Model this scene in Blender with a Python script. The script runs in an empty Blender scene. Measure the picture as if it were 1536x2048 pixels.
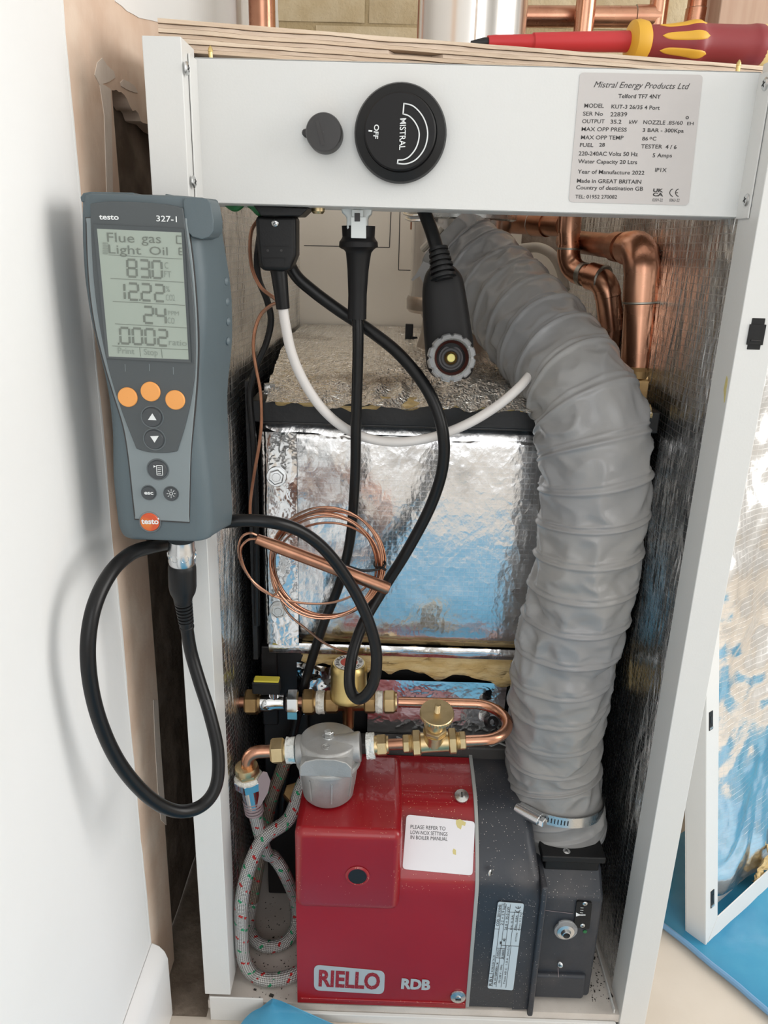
import bpy, bmesh, math, random
from mathutils import Vector, Matrix, noise
random.seed(7)
C = bpy.context.scene.collection
SC = bpy.context.scene
# ------------------------------------------------------------------ camera
FPX = 1540.0
PITCH, ROLL, YAW = 0.331, 0.028, -0.0077
CAM = Vector((0.1999, -0.6691, 0.873))
_f = Vector((math.sin(YAW), math.cos(YAW), 0)); _r = Vector((math.cos(YAW), -math.sin(YAW), 0)); _u = Vector((0, 0, 1))
_f2 = _f*math.cos(PITCH) - _u*math.sin(PITCH); _u2 = _u*math.cos(PITCH) + _f*math.sin(PITCH)
RX = _r*math.cos(ROLL) + _u2*math.sin(ROLL); UX = _u2*math.cos(ROLL) - _r*math.sin(ROLL); FX = _f2
cd = bpy.data.cameras.new('camera'); cam = bpy.data.objects.new('camera', cd); C.objects.link(cam)
m = Matrix.Identity(4)
for i in range(3):
    m[i][0] = RX[i]; m[i][1] = UX[i]; m[i][2] = -FX[i]; m[i][3] = CAM[i]
cam.matrix_world = m
cd.sensor_fit = 'VERTICAL'; cd.sensor_height = 36; cd.lens = 36*FPX/2048; cd.clip_start = 0.01
SC.camera = cam
# ------------------------------------------------------------------ light and exposure
w = bpy.data.worlds.new('sky'); SC.world = w; w.use_nodes = True
w.node_tree.nodes['Background'].inputs[0].default_value = (0.80, 0.88, 1.0, 1)
w.node_tree.nodes['Background'].inputs[1].default_value = 0.8
def area(name, loc, target, sx, sy, power, col):
    l = bpy.data.lights.new(name, 'AREA'); l.shape = 'RECTANGLE'; l.size = sx; l.size_y = sy; l.energy = power; l.color = col
    o = bpy.data.objects.new(name, l); C.objects.link(o); o.location = loc
    o.rotation_euler = (Vector(target)-Vector(loc)).to_track_quat('-Z', 'Y').to_euler()
    return o
area('window_light_side', (2.55, -0.45, 1.42), (0.0, -0.45, 1.0), 1.7, 1.45, 50, (1.0, 0.97, 0.92))
area('fill_light_rear', (0.55, -2.58, 1.3), (0.5, 0.0, 1.0), 1.8, 1.65, 20, (1.0, 0.985, 0.955))  # unseen fill added behind the camera to brighten the open boiler
SC.view_settings.view_transform = 'Standard'; SC.view_settings.look = 'None'
SC.view_settings.gamma = 1; SC.view_settings.use_curve_mapping = False
SC.view_settings.exposure = -0.15

# ------------------------------------------------------------------ pixel -> place on a real plane
def ray(px, py):
    return RX*((px-768)/FPX) - UX*((py-1024)/FPX) + FX
def a(px, py, Y): d = ray(px, py); return CAM + d*((Y-CAM.y)/d.y)
def az(px, py, Z): d = ray(px, py); return CAM + d*((Z-CAM.z)/d.z)
def ax(px, py, X): d = ray(px, py); return CAM + d*((X-CAM.x)/d.x)
def apl(p0, n):
    p0 = Vector(p0); n = Vector(n)
    def f(px, py):
        d = ray(px, py); return CAM + d*((p0-CAM).dot(n)/d.dot(n))
    return f
def ypl(Y): return lambda px, py: a(px, py, Y)

# ------------------------------------------------------------------ materials
def nod(mt, t, **k):
    n = mt.node_tree.nodes.new(t)
    for kk, v in k.items(): setattr(n, kk, v)
    return n
def lk(mt, x, y): mt.node_tree.links.new(x, y)
def mat(name, col, rough=0.5, metal=0.0, col2=None, vs=20, vdet=4, vlo=0.4, vhi=0.65, bump=0.0, bs=60, stretch=(1, 1, 1), bst=None,
        rvar=0.0, trans=0.0, alpha=1.0, coat=0.0, spec=0.5, dust=None, dustamt=0.5, ior=1.45):
    mt = bpy.data.materials.new(name); mt.use_nodes = True
    b = mt.node_tree.nodes['Principled BSDF']
    b.inputs['Base Color'].default_value = (*col, 1); b.inputs['Roughness'].default_value = rough
    b.inputs['Metallic'].default_value = metal; b.inputs['Alpha'].default_value = alpha
    b.inputs['Transmission Weight'].default_value = trans; b.inputs['Coat Weight'].default_value = coat
    b.inputs['Specular IOR Level'].default_value = spec; b.inputs['IOR'].default_value = ior
    tc = nod(mt, 'ShaderNodeTexCoord')
    mp = nod(mt, 'ShaderNodeMapping'); mp.inputs['Scale'].default_value = stretch; lk(mt, tc.outputs['Object'], mp.inputs[0])
    colsock = None
    if col2:
        n = nod(mt, 'ShaderNodeTexNoise'); n.inputs['Scale'].default_value = vs; n.inputs['Detail'].default_value = vdet
        lk(mt, mp.outputs[0], n.inputs['Vector'])
        cr = nod(mt, 'ShaderNodeValToRGB'); e = cr.color_ramp.elements
        e[0].position = vlo; e[0].color = (*col, 1); e[1].position = vhi; e[1].color = (*col2, 1)
        lk(mt, n.outputs['Fac'], cr.inputs[0]); lk(mt, cr.outputs[0], b.inputs['Base Color']); colsock = cr.outputs[0]
    if dust:
        v = nod(mt, 'ShaderNodeTexVoronoi'); v.inputs['Scale'].default_value = 420; lk(mt, tc.outputs['Object'], v.inputs['Vector'])
        n3 = nod(mt, 'ShaderNodeTexNoise'); n3.inputs['Scale'].default_value = 12; lk(mt, tc.outputs['Object'], n3.inputs['Vector'])
        ma = nod(mt, 'ShaderNodeMath', operation='MULTIPLY'); lk(mt, n3.outputs['Fac'], ma.inputs[0]); ma.inputs[1].default_value = dustamt
        lt = nod(mt, 'ShaderNodeMath', operation='LESS_THAN'); lk(mt, v.outputs['Distance'], lt.inputs[0]); lk(mt, ma.outputs[0], lt.inputs[1])
        wn = nod(mt, 'ShaderNodeMath', operation='GREATER_THAN'); lk(mt, v.outputs['Color'], wn.inputs[0]); wn.inputs[1].default_value = 0.62
        mm = nod(mt, 'ShaderNodeMath', operation='MULTIPLY'); lk(mt, lt.outputs[0], mm.inputs[0]); lk(mt, wn.outputs[0], mm.inputs[1])
        mx = nod(mt, 'ShaderNodeMix', data_type='RGBA'); lk(mt, mm.outputs[0], mx.inputs['Factor'])
        if colsock: lk(mt, colsock, mx.inputs['A'])
        else: mx.inputs['A'].default_value = (*col, 1)
        mx.inputs['B'].default_value = (*dust, 1); lk(mt, mx.outputs['Result'], b.inputs['Base Color'])
    if rvar:
        n2 = nod(mt, 'ShaderNodeTexNoise'); n2.inputs['Scale'].default_value = vs*1.7; n2.inputs['Detail'].default_value = 5
        lk(mt, mp.outputs[0], n2.inputs['Vector'])
        mr = nod(mt, 'ShaderNodeMapRange'); mr.inputs['To Min'].default_value = max(0.02, rough-rvar); mr.inputs['To Max'].default_value = min(1, rough+rvar)
        lk(mt, n2.outputs['Fac'], mr.inputs['Value']); lk(mt, mr.outputs[0], b.inputs['Roughness'])
    if bump:
        n = nod(mt, 'ShaderNodeTexNoise'); n.inputs['Scale'].default_value = bs; n.inputs['Detail'].default_value = 6
        mp2 = nod(mt, 'ShaderNodeMapping'); mp2.inputs['Scale'].default_value = bst or stretch; lk(mt, tc.outputs['Object'], mp2.inputs[0])
        lk(mt, mp2.outputs[0], n.inputs['Vector'])
        bp = nod(mt, 'ShaderNodeBump'); bp.inputs['Strength'].default_value = bump; bp.inputs['Distance'].default_value = 0.004
        lk(mt, n.outputs['Fac'], bp.inputs['Height']); lk(mt, bp.outputs[0], b.inputs['Normal'])
    return mt
def foil(name, col=(0.80, 0.80, 0.81), rough=0.2, grid=None, gs=0.0048, gstr=0.35, crease=0.5, cs=30, cst=(1, 1, 1), fine=0.25, fs=160, dirt=0.0, dirtcol=(0.1, 0.085, 0.07)):
    """aluminium foil: bright metal, creases from cell edges, optional woven scrim showing through (grid = the two axes it lies in)"""
    mt = bpy.data.materials.new(name); mt.use_nodes = True
    b = mt.node_tree.nodes['Principled BSDF']; b.inputs['Base Color'].default_value = (*col, 1)
    b.inputs['Metallic'].default_value = 1; b.inputs['Roughness'].default_value = rough
    tc = nod(mt, 'ShaderNodeTexCoord'); mp = nod(mt, 'ShaderNodeMapping'); mp.inputs['Scale'].default_value = cst; lk(mt, tc.outputs['Object'], mp.inputs[0])
    wn = nod(mt, 'ShaderNodeTexNoise'); wn.inputs['Scale'].default_value = cs*0.8; wn.inputs['Detail'].default_value = 3; lk(mt, mp.outputs[0], wn.inputs['Vector'])
    vm = nod(mt, 'ShaderNodeMix', data_type='RGBA'); vm.inputs['Factor'].default_value = 0.12; lk(mt, mp.outputs[0], vm.inputs['A']); lk(mt, wn.outputs['Color'], vm.inputs['B'])
    vo = nod(mt, 'ShaderNodeTexVoronoi', feature='F1'); vo.inputs['Scale'].default_value = cs; lk(mt, vm.outputs['Result'], vo.inputs['Vector'])
    h = vo.outputs['Distance']
    b1 = nod(mt, 'ShaderNodeBump'); b1.inputs['Strength'].default_value = crease; b1.inputs['Distance'].default_value = 0.004; lk(mt, h, b1.inputs['Height'])
    n2 = nod(mt, 'ShaderNodeTexNoise'); n2.inputs['Scale'].default_value = fs; n2.inputs['Detail'].default_value = 4; lk(mt, mp.outputs[0], n2.inputs['Vector'])
    b2 = nod(mt, 'ShaderNodeBump'); b2.inputs['Strength'].default_value = fine; b2.inputs['Distance'].default_value = 0.002
    lk(mt, n2.outputs['Fac'], b2.inputs['Height']); lk(mt, b1.outputs[0], b2.inputs['Normal'])
    out = b2.outputs[0]
    if grid:
        sep = nod(mt, 'ShaderNodeSeparateXYZ'); lk(mt, tc.outputs['Object'], sep.inputs[0])
        hs = []
        for axn in grid:
            md = nod(mt, 'ShaderNodeMath', operation='PINGPONG'); lk(mt, sep.outputs[axn], md.inputs[0]); md.inputs[1].default_value = gs/2
            lt = nod(mt, 'ShaderNodeMath', operation='LESS_THAN'); lk(mt, md.outputs[0], lt.inputs[0]); lt.inputs[1].default_value = gs*0.075
            hs.append(lt.outputs[0])
        mx = nod(mt, 'ShaderNodeMath', operation='MAXIMUM'); lk(mt, hs[0], mx.inputs[0]); lk(mt, hs[1], mx.inputs[1])
        b3 = nod(mt, 'ShaderNodeBump'); b3.inputs['Strength'].default_value = gstr; b3.inputs['Distance'].default_value = 0.0007
        rg = nod(mt, 'ShaderNodeMapRange'); rg.inputs['To Min'].default_value = rough; rg.inputs['To Max'].default_value = min(0.8, rough+0.15*gstr); lk(mt, mx.outputs[0], rg.inputs['Value']); lk(mt, rg.outputs[0], b.inputs['Roughness'])
        lk(mt, mx.outputs[0], b3.inputs['Height']); lk(mt, out, b3.inputs['Normal']); out = b3.outputs[0]
    lk(mt, out, b.inputs['Normal'])
    if dirt:
        n4 = nod(mt, 'ShaderNodeTexNoise'); n4.inputs['Scale'].default_value = 9; n4.inputs['Detail'].default_value = 6; lk(mt, tc.outputs['Object'], n4.inputs['Vector'])
        cr = nod(mt, 'ShaderNodeValToRGB'); e = cr.color_ramp.elements; e[0].position = 0.62-dirt*0.4; e[1].position = 0.8-dirt*0.3
        e[0].color = (*col, 1); e[1].color = (*dirtcol, 1)
        lk(mt, n4.outputs['Fac'], cr.inputs[0]); lk(mt, cr.outputs[0], b.inputs['Base Color'])
    return mt
M = {}
M['white'] = mat('white_powder_coat', (0.70, 0.70, 0.685), 0.32, bump=0.03, bs=500)
M['wallpaint'] = mat('white_emulsion', (0.84, 0.84, 0.835), 0.75, col2=(0.80, 0.80, 0.79), vs=3, bump=0.06, bs=90)
M['ceiling'] = mat('ceiling_white', (0.85, 0.85, 0.84), 0.9)
M['plaster'] = mat('bare_plaster', (0.70, 0.52, 0.40), 0.85, col2=(0.80, 0.65, 0.53), vs=14, vdet=8, bump=0.35, bs=40, bst=(1, 1, 1))
M['plasterpatch'] = mat('dried_plaster_patch', (0.74, 0.65, 0.57), 0.85, bump=0.3, bs=60)
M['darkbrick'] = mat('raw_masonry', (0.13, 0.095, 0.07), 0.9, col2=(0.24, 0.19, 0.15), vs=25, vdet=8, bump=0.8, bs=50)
M['creambrick'] = mat('cream_painted_brick', (0.62, 0.50, 0.31), 0.7, col2=(0.70, 0.59, 0.40), vs=20, vdet=6, bump=0.5, bs=120, dust=(0.25, 0.2, 0.14), dustamt=0.25)
M['mortar'] = mat('brick_mortar', (0.52, 0.41, 0.24), 0.9, bump=0.6, bs=150)
M['floor'] = mat('cream_screed', (0.60, 0.53, 0.45), 0.55, col2=(0.68, 0.61, 0.53), vs=6, vdet=8, bump=0.05, bs=40, dust=(0.40, 0.34, 0.27), dustamt=0.12)
M['dirtfloor'] = mat('dusty_brown_floor', (0.16, 0.125, 0.095), 0.9, col2=(0.27, 0.22, 0.175), vs=30, vdet=8, bump=0.4, bs=120, dust=(0.5, 0.44, 0.36), dustamt=0.2)
M['gloss'] = mat('white_gloss_paint', (0.82, 0.82, 0.82), 0.22)
M['foilwall'] = foil('scrim_foil', rough=0.27, grid=(1, 2), gs=0.0075, gstr=0.5, crease=0.8, cs=30, cst=(1, 1.6, 0.4), fine=0.6, fs=130, dirt=0.12, col=(0.86, 0.85, 0.84))
M['foildoor'] = foil('door_foil', rough=0.2, grid=(0, 2), gs=0.006, gstr=0.22, crease=0.12, cs=38, cst=(1, 1, 0.7), fine=0.22, fs=120, dirt=0.04)
M['foilsmooth'] = foil('smooth_foil_tape', rough=0.12, crease=0.12, cs=40, fine=0.1, fs=60)
M['foilcrumple'] = foil('crumpled_foil', col=(0.88, 0.85, 0.80), rough=0.27, grid=(0, 1), gs=0.0055, gstr=0.3, crease=0.7, cs=60, fine=0.4, fs=160, dirt=0.05, dirtcol=(0.3, 0.25, 0.2))
M['foilloose'] = foil('loose_panel_foil', col=(0.9, 0.9, 0.9), rough=0.2, grid=(0, 2), gs=0.0075, gstr=0.35, crease=0.5, cs=13, fine=0.3, fs=70)
M['cream'] = mat('cream_back_panel', (0.80, 0.735, 0.635), 0.5, col2=(0.77, 0.70, 0.60), vs=8, bump=0.03, bs=200)
M['capgrey'] = mat('dark_grey_plastic', (0.03, 0.028, 0.028), 0.4)
M['wool'] = mat('mineral_wool', (0.60, 0.42, 0.18), 0.95, col2=(0.72, 0.56, 0.30), vs=60, vdet=8, bump=1.0, bs=150, stretch=(0.5, 1, 2))
M['blacksteel'] = mat('black_boiler_steel', (0.012, 0.012, 0.013), 0.45, bump=0.1, bs=120)
M['darksteel'] = mat('dark_grey_steel', (0.035, 0.033, 0.034), 0.35, 0.6, bump=0.08, bs=60)
M['soot'] = mat('dusty_dark_steel', (0.05, 0.047, 0.045), 0.6, dust=(0.35, 0.32, 0.28), dustamt=0.2)
M['zinc'] = mat('zinc_plated_steel', (0.62, 0.63, 0.63), 0.28, 1.0, rvar=0.1, vs=60)
M['chrome'] = mat('chrome', (0.72, 0.73, 0.74), 0.12, 1.0)
M['stainless'] = mat('stainless_flue', (0.72, 0.69, 0.66), 0.2, 1.0, bump=0.06, bs=14, bst=(1, 1, 0.3))
M['stainring'] = mat('stained_stainless', (0.40, 0.33, 0.27), 0.3, 1.0, col2=(0.55, 0.49, 0.43), vs=30)
M['copper'] = mat('copper_pipe', (0.66, 0.35, 0.23), 0.27, 1.0, col2=(0.50, 0.24, 0.155), vs=18, vdet=6, rvar=0.1)
M['copperdull'] = mat('dull_copper', (0.46, 0.235, 0.15), 0.34, 1.0, col2=(0.34, 0.165, 0.105), vs=40, rvar=0.1)
M['solder'] = mat('solder_ring', (0.45, 0.43, 0.38), 0.4, 1.0)
M['brass'] = mat('brass_fitting', (0.68, 0.53, 0.30), 0.36, 1.0, col2=(0.58, 0.44, 0.24), vs=60, rvar=0.1, dust=(0.75, 0.66, 0.5), dustamt=0.22)
M['brassdark'] = mat('aged_brass', (0.42, 0.28, 0.13), 0.36, 1.0, col2=(0.30, 0.19, 0.09), vs=50, rvar=0.1)
M['brassdome'] = mat('dull_brass_dome', (0.68, 0.53, 0.23), 0.34, 1.0, col2=(0.60, 0.45, 0.19), vs=40, rvar=0.12)
M['ptfe'] = mat('white_jointing_tape', (0.78, 0.79, 0.76), 0.6, col2=(0.35, 0.62, 0.72), vs=90, vdet=3, vlo=0.56, vhi=0.66, bump=1.0, bs=180)
M['ptfewhite'] = mat('white_thread_tape', (0.78, 0.76, 0.70), 0.6, col2=(0.5, 0.45, 0.36), vs=90, vlo=0.55, vhi=0.75, bump=1.0, bs=200)
M['diecast'] = mat('die_cast_alloy', (0.42, 0.42, 0.415), 0.42, 0.45, col2=(0.36, 0.355, 0.345), vs=40, bump=0.12, bs=500, dust=(0.62, 0.55, 0.46), dustamt=0.2)
M['red'] = mat('red_burner_plastic', (0.31, 0.008, 0.014), 0.3, col2=(0.28, 0.007, 0.012), vs=10, dust=(0.62, 0.33, 0.22), dustamt=0.30, coat=0.3)
M['blackplastic'] = mat('black_plastic', (0.010, 0.010, 0.0105), 0.42, spec=0.35, bump=0.04, bs=600)
M['burnerblack'] = mat('dusty_black_casting', (0.032, 0.036, 0.045), 0.42, col2=(0.075, 0.07, 0.072), vs=16, vdet=7, vlo=0.5, vhi=0.75, bump=0.05, bs=300, dust=(0.45, 0.41, 0.37), dustamt=0.27)
M['rubber'] = mat('black_rubber_cable', (0.008, 0.008, 0.0085), 0.33, spec=0.35)
M['rubberdull'] = mat('matt_black_rubber', (0.010, 0.0095, 0.010), 0.5, spec=0.3)
M['whitecable'] = mat('white_flex', (0.80, 0.76, 0.73), 0.4)
M['connector'] = mat('translucent_white_connector', (0.74, 0.77, 0.76), 0.35)
M['hose'] = mat('grey_coated_fabric_hose', (0.265, 0.265, 0.27), 0.27, col2=(0.30, 0.292, 0.282), vs=9, vdet=6, bump=0.04, bs=900, spec=0.55)
M['gasket'] = mat('grey_gasket', (0.36, 0.37, 0.36), 0.5)
M['sticker'] = mat('white_paper_sticker', (0.76, 0.74, 0.77), 0.45, col2=(0.78, 0.76, 0.79), vs=10)
M['stain'] = mat('yellow_stain', (0.62, 0.53, 0.22), 0.5)
M['plate'] = mat('silver_rating_label', (0.53, 0.50, 0.485), 0.4, 0.1)
M['bluelabel'] = mat('pale_blue_grey_label', (0.52, 0.60, 0.65), 0.4)
M['ink'] = mat('black_print', (0.045, 0.042, 0.042), 0.6)
M['inklight'] = mat('white_print', (0.78, 0.80, 0.80), 0.5)
M['logogrey'] = mat('grey_logo_print', (0.42, 0.46, 0.48), 0.4)
M['sleeve'] = mat('grey_rubber_sleeve', (0.10, 0.13, 0.145), 0.5, col2=(0.09, 0.118, 0.132), vs=12, bump=0.03, bs=700)
M['facedark'] = mat('dark_grey_face', (0.075, 0.085, 0.09), 0.42)
M['facelight'] = mat('light_grey_face', (0.215, 0.25, 0.262), 0.42)
M['lcd'] = mat('lcd_green_grey', (0.345, 0.395, 0.345), 0.25)
M['lcdink'] = mat('lcd_segment', (0.165, 0.185, 0.16), 0.5)
M['lcdfaint'] = mat('lcd_faint_segment', (0.24, 0.275, 0.24), 0.5)
M['orange'] = mat('orange_button', (0.83, 0.36, 0.10), 0.45)
M['btndark'] = mat('dark_button', (0.06, 0.066, 0.072), 0.42)
M['btnring'] = mat('grey_button_recess', (0.15, 0.17, 0.18), 0.5)
M['logored'] = mat('orange_red_badge', (0.62, 0.09, 0.03), 0.25, col2=(0.85, 0.42, 0.05), vs=55, vdet=1, vlo=0.4, vhi=0.7)
M['silver'] = mat('satin_silver', (0.70, 0.71, 0.72), 0.25, 1.0)
M['ply'] = mat('plywood_edge_light', (0.72, 0.59, 0.46), 0.85, col2=(0.60, 0.46, 0.34), vs=14, vdet=8, stretch=(0.4, 1, 8), bump=0.3, bs=80, bst=(0.3, 1, 6))
M['plydark'] = mat('plywood_edge_dark', (0.60, 0.47, 0.36), 0.85, col2=(0.70, 0.57, 0.46), vs=14, vdet=8, stretch=(0.4, 1, 8), bump=0.3, bs=80, bst=(0.3, 1, 6))
M['post'] = mat('pink_brown_timber', (0.50, 0.33, 0.24), 0.8, col2=(0.58, 0.41, 0.31), vs=10, vdet=7, stretch=(6, 6, 0.5))
M['drred'] = mat('red_insulated_shaft', (0.50, 0.03, 0.035), 0.4)
M['drhandle'] = mat('dark_red_handle', (0.25, 0.03, 0.035), 0.42)
M['dryellow'] = mat('yellow_grip', (0.72, 0.40, 0.04), 0.45)
M['dryellowp'] = mat('pale_yellow_end', (0.78, 0.58, 0.25), 0.45)
M['film'] = mat('blue_floor_film', (0.03, 0.26, 0.47), 0.22, col2=(0.07, 0.36, 0.56), vs=7, vdet=6, bump=0.45, bs=14, bst=(1, 1, 1), alpha=0.9)
M['filmedge'] = mat('blue_film_fold', (0.16, 0.32, 0.52), 0.3)
M['tray'] = mat('dirty_base_tray', (0.66, 0.61, 0.56), 0.45, col2=(0.44, 0.39, 0.345), vs=9, vdet=9, vlo=0.45, vhi=0.7, dust=(0.06, 0.05, 0.045), dustamt=0.16)
M['crumb'] = mat('black_crumb', (0.05, 0.043, 0.038), 0.8)
M['green'] = mat('green_insulation', (0.02, 0.16, 0.05), 0.45)
M['valveyellow'] = mat('yellow_lever_cap', (0.62, 0.52, 0.05), 0.45)
M['dialwhite'] = mat('white_dial', (0.72, 0.70, 0.66), 0.45)
M['dialred'] = mat('red_dial', (0.52, 0.06, 0.03), 0.45)
M['bluemark'] = mat('light_blue_mark', (0.15, 0.45, 0.60), 0.4)
M['clear'] = mat('clear_plastic', (0.80, 0.81, 0.82), 0.1, trans=0.75, ior=1.45)
M['bulb'] = mat('pale_yellow_bulb', (0.72, 0.64, 0.22), 0.4)
M['lampred'] = mat('dark_maroon_ring', (0.07, 0.018, 0.012), 0.35)
M['cuff'] = mat('pale_cream_hose', (0.62, 0.57, 0.49), 0.5)
M['tag'] = mat('dusky_paper_tag', (0.30, 0.235, 0.245), 0.7)
def braid(name, c1, c2, ca=(0.55, 0.03, 0.03), cb=(0.03, 0.35, 0.16), pitch=0.0036):
    mt = bpy.data.materials.new(name); mt.use_nodes = True; b = mt.node_tree.nodes['Principled BSDF']
    b.inputs['Roughness'].default_value = 0.4; b.inputs['Metallic'].default_value = 0.35
    uv = nod(mt, 'ShaderNodeUVMap'); sep = nod(mt, 'ShaderNodeSeparateXYZ'); lk(mt, uv.outputs[0], sep.inputs[0])
    def mth(op, x, y=None):
        n = nod(mt, 'ShaderNodeMath', operation=op)
        for i, v in enumerate((x, y)):
            if v is None: continue
            if isinstance(v, (int, float)): n.inputs[i].default_value = v
            else: lk(mt, v, n.inputs[i])
        return n.outputs[0]
    u = mth('MULTIPLY', sep.outputs[0], 10); v = mth('DIVIDE', sep.outputs[1], pitch)
    p, q = mth('ADD', u, v), mth('SUBTRACT', v, u)
    sp, sq = mth('SINE', mth('MULTIPLY', p, 6.2832)), mth('SINE', mth('MULTIPLY', q, 6.2832))
    wv = mth('MULTIPLY', sp, sq)
    cr = nod(mt, 'ShaderNodeValToRGB'); cr.color_ramp.elements[0].color = (*c1, 1); cr.color_ramp.elements[1].color = (*c2, 1)
    cr.color_ramp.elements[0].position = 0.15; cr.color_ramp.elements[1].position = 0.6
    lk(mt, mth('MULTIPLY', mth('ADD', wv, 1), 0.5), cr.inputs[0])
    base = cr.outputs[0]
    for ph, cc, off in ((0.0, ca, 0), (0.5, cb, 0.5)):
        fl = mth('FRACT', mth('ADD', mth('MULTIPLY', p, 0.1), ph))
        fr = mth('FRACT', mth('ADD', mth('MULTIPLY', q, 0.25), off))
        on = mth('MULTIPLY', mth('LESS_THAN', fl, 0.10), mth('LESS_THAN', fr, 0.42))
        mx = nod(mt, 'ShaderNodeMix', data_type='RGBA'); lk(mt, on, mx.inputs['Factor']); lk(mt, base, mx.inputs['A']); mx.inputs['B'].default_value = (*cc, 1)
        base = mx.outputs['Result']
    lk(mt, base, b.inputs['Base Color'])
    bp = nod(mt, 'ShaderNodeBump'); bp.inputs['Strength'].default_value = 0.7; bp.inputs['Distance'].default_value = 0.0008
    lk(mt, wv, bp.inputs['Height']); lk(mt, bp.outputs[0], b.inputs['Normal'])
    return mt
M['braid'] = braid('steel_braid', (0.20, 0.19, 0.18), (0.66, 0.66, 0.64))
M['braiddark'] = braid('dark_braid', (0.09, 0.07, 0.05), (0.34, 0.28, 0.22))

# ------------------------------------------------------------------ mesh helpers
def spline(pts, n=8, closed=False):
    P = [Vector(p) for p in pts]; out = []
    k = len(P); rng = range(k if closed else k-1)
    for i in rng:
        if closed: p0, p1, p2, p3 = P[i-1], P[i], P[(i+1) % k], P[(i+2) % k]
        else: p0, p1, p2, p3 = P[max(i-1, 0)], P[i], P[i+1], P[min(i+2, k-1)]
        for j in range(n):
            t = j/n
            out.append(0.5*((2*p1)+(-p0+p2)*t+(2*p0-5*p1+4*p2-p3)*t*t+(-p0+3*p1-3*p2+p3)*t*t*t))
    if not closed: out.append(P[-1])
    return out
def frame(n):
    n = Vector(n).normalized(); t = Vector((0, 0, 1)) if abs(n.z) < 0.9 else Vector((1, 0, 0))
    u = t.cross(n).normalized(); return u, n.cross(u), n
class MB:
    def __init__(s):
        s.bm = bmesh.new(); s.uv = s.bm.loops.layers.uv.new('UVMap'); s.mi = 0; s.mats = []
    def m(s, mt):
        if isinstance(mt, str): mt = M[mt]
        if mt not in s.mats: s.mats.append(mt)
        s.mi = s.mats.index(mt); return s
    def f(s, vs):
        try: fc = s.bm.faces.new(vs)
        except ValueError: return None
        fc.material_index = s.mi; return fc
    def v(s, p): return s.bm.verts.new(p)
    def box(s, lo, hi, R=None, o=None):
        vs = []
        for x in (lo[0], hi[0]):
            for y in (lo[1], hi[1]):
                for z in (lo[2], hi[2]):
                    p = Vector((x, y, z))
                    if R is not None: p = R @ p
                    if o is not None: p = p + Vector(o)
                    vs.append(s.v(p))
        for q in ((0, 1, 3, 2), (4, 6, 7, 5), (0, 4, 5, 1), (2, 3, 7, 6), (0, 2, 6, 4), (1, 5, 7, 3)): s.f([vs[i] for i in q])
        return s
    def tube(s, pts, r, seg=12, caps=True, closed=False, rf=None):
        pts = [Vector(p) for p in pts]; n = len(pts); rings = []
        tan = [(pts[(i+1) % n]-pts[i-1]) if closed else (pts[min(i+1, n-1)]-pts[max(i-1, 0)]) for i in range(n)]
        u, vv, _ = frame(tan[0]); L = 0; Ls = []
        for i, p in enumerate(pts):
            t = tan[i].normalized(); u = (u - t*u.dot(t)).normalized(); w_ = t.cross(u)
            if i: L += (p-pts[i-1]).length
            Ls.append(L); ring = []
            for k in range(seg):
                th = 2*math.pi*k/seg; rr = r[i] if isinstance(r, (list, tuple)) else r
                if rf: rr = rf(L, th, p, rr)
                ring.append(s.v(p + (u*math.cos(th)+w_*math.sin(th))*rr))
            rings.append(ring)
        for i in range(n if closed else n-1):
            A, B = rings[i], rings[(i+1) % n]
            for k in range(seg):
                fc = s.f([A[k], A[(k+1) % seg], B[(k+1) % seg], B[k]])
                if fc:
                    l0, l1 = Ls[i], Ls[(i+1) % n]
                    for lp, (a_, b_) in zip(fc.loops, ((k, l0), (k+1, l0), (k+1, l1), (k, l1))): lp[s.uv].uv = (a_/seg, b_)
        if caps and not closed: s.f(rings[0][::-1]); s.f(rings[-1])
        return s
    def lathe(s, prof, o, axis, seg=32, rot=0, caps=True, sq=None):
        """prof: (radius, height along axis) pairs"""
        u, vv, n = frame(axis); o = Vector(o); rings = []
        for r, h in prof:
            ring = []
            for k in range(seg):
                th = rot + 2*math.pi*k/seg
                ring.append(s.v(o + n*h + (u*math.cos(th)+vv*math.sin(th))*max(r, 1e-5)))
            rings.append(ring)
        for A, B in zip(rings, rings[1:]):
            for k in range(seg): s.f([A[k], A[(k+1) % seg], B[(k+1) % seg], B[k]])
        if caps: s.f(rings[0][::-1]); s.f(rings[-1])
        return s
    def hexnut(s, o, axis, r, h, rot=0.3):
        return s.lathe([(r*0.86, 0), (r, h*0.14), (r, h*0.86), (r*0.86, h)], o, axis, 6, rot)
    def poly(s, pts, n, depth):
        """flat outline given as points, pushed `depth` along n"""
        n = Vector(n).normalized()*depth
        A = [s.v(Vector(p)) for p in pts]; B = [s.v(Vector(p)+n) for p in pts]; k = len(pts)
        fa = s.f(A); fb = s.f(B[::-1])
        for i in range(k): s.f([A[i], B[i], B[(i+1) % k], A[(i+1) % k]][::-1])
        return s
    def grid(s, fn, nu, nv):
        vs = [[s.v(fn(i/nu, j/nv)) for j in range(nv+1)] for i in range(nu+1)]
        for i in range(nu):
            for j in range(nv): s.f([vs[i][j], vs[i+1][j], vs[i+1][j+1], vs[i][j+1]])
        return s
    def mesh(s, me, mtx, keep=False):
        base = {}
        tmp = bmesh.new(); tmp.from_mesh(me)
        mp = {}
        for v_ in tmp.verts: mp[v_] = s.v(mtx @ v_.co)
        for fc in tmp.faces: s.f([mp[x] for x in fc.verts])
        tmp.free(); return s
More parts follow.
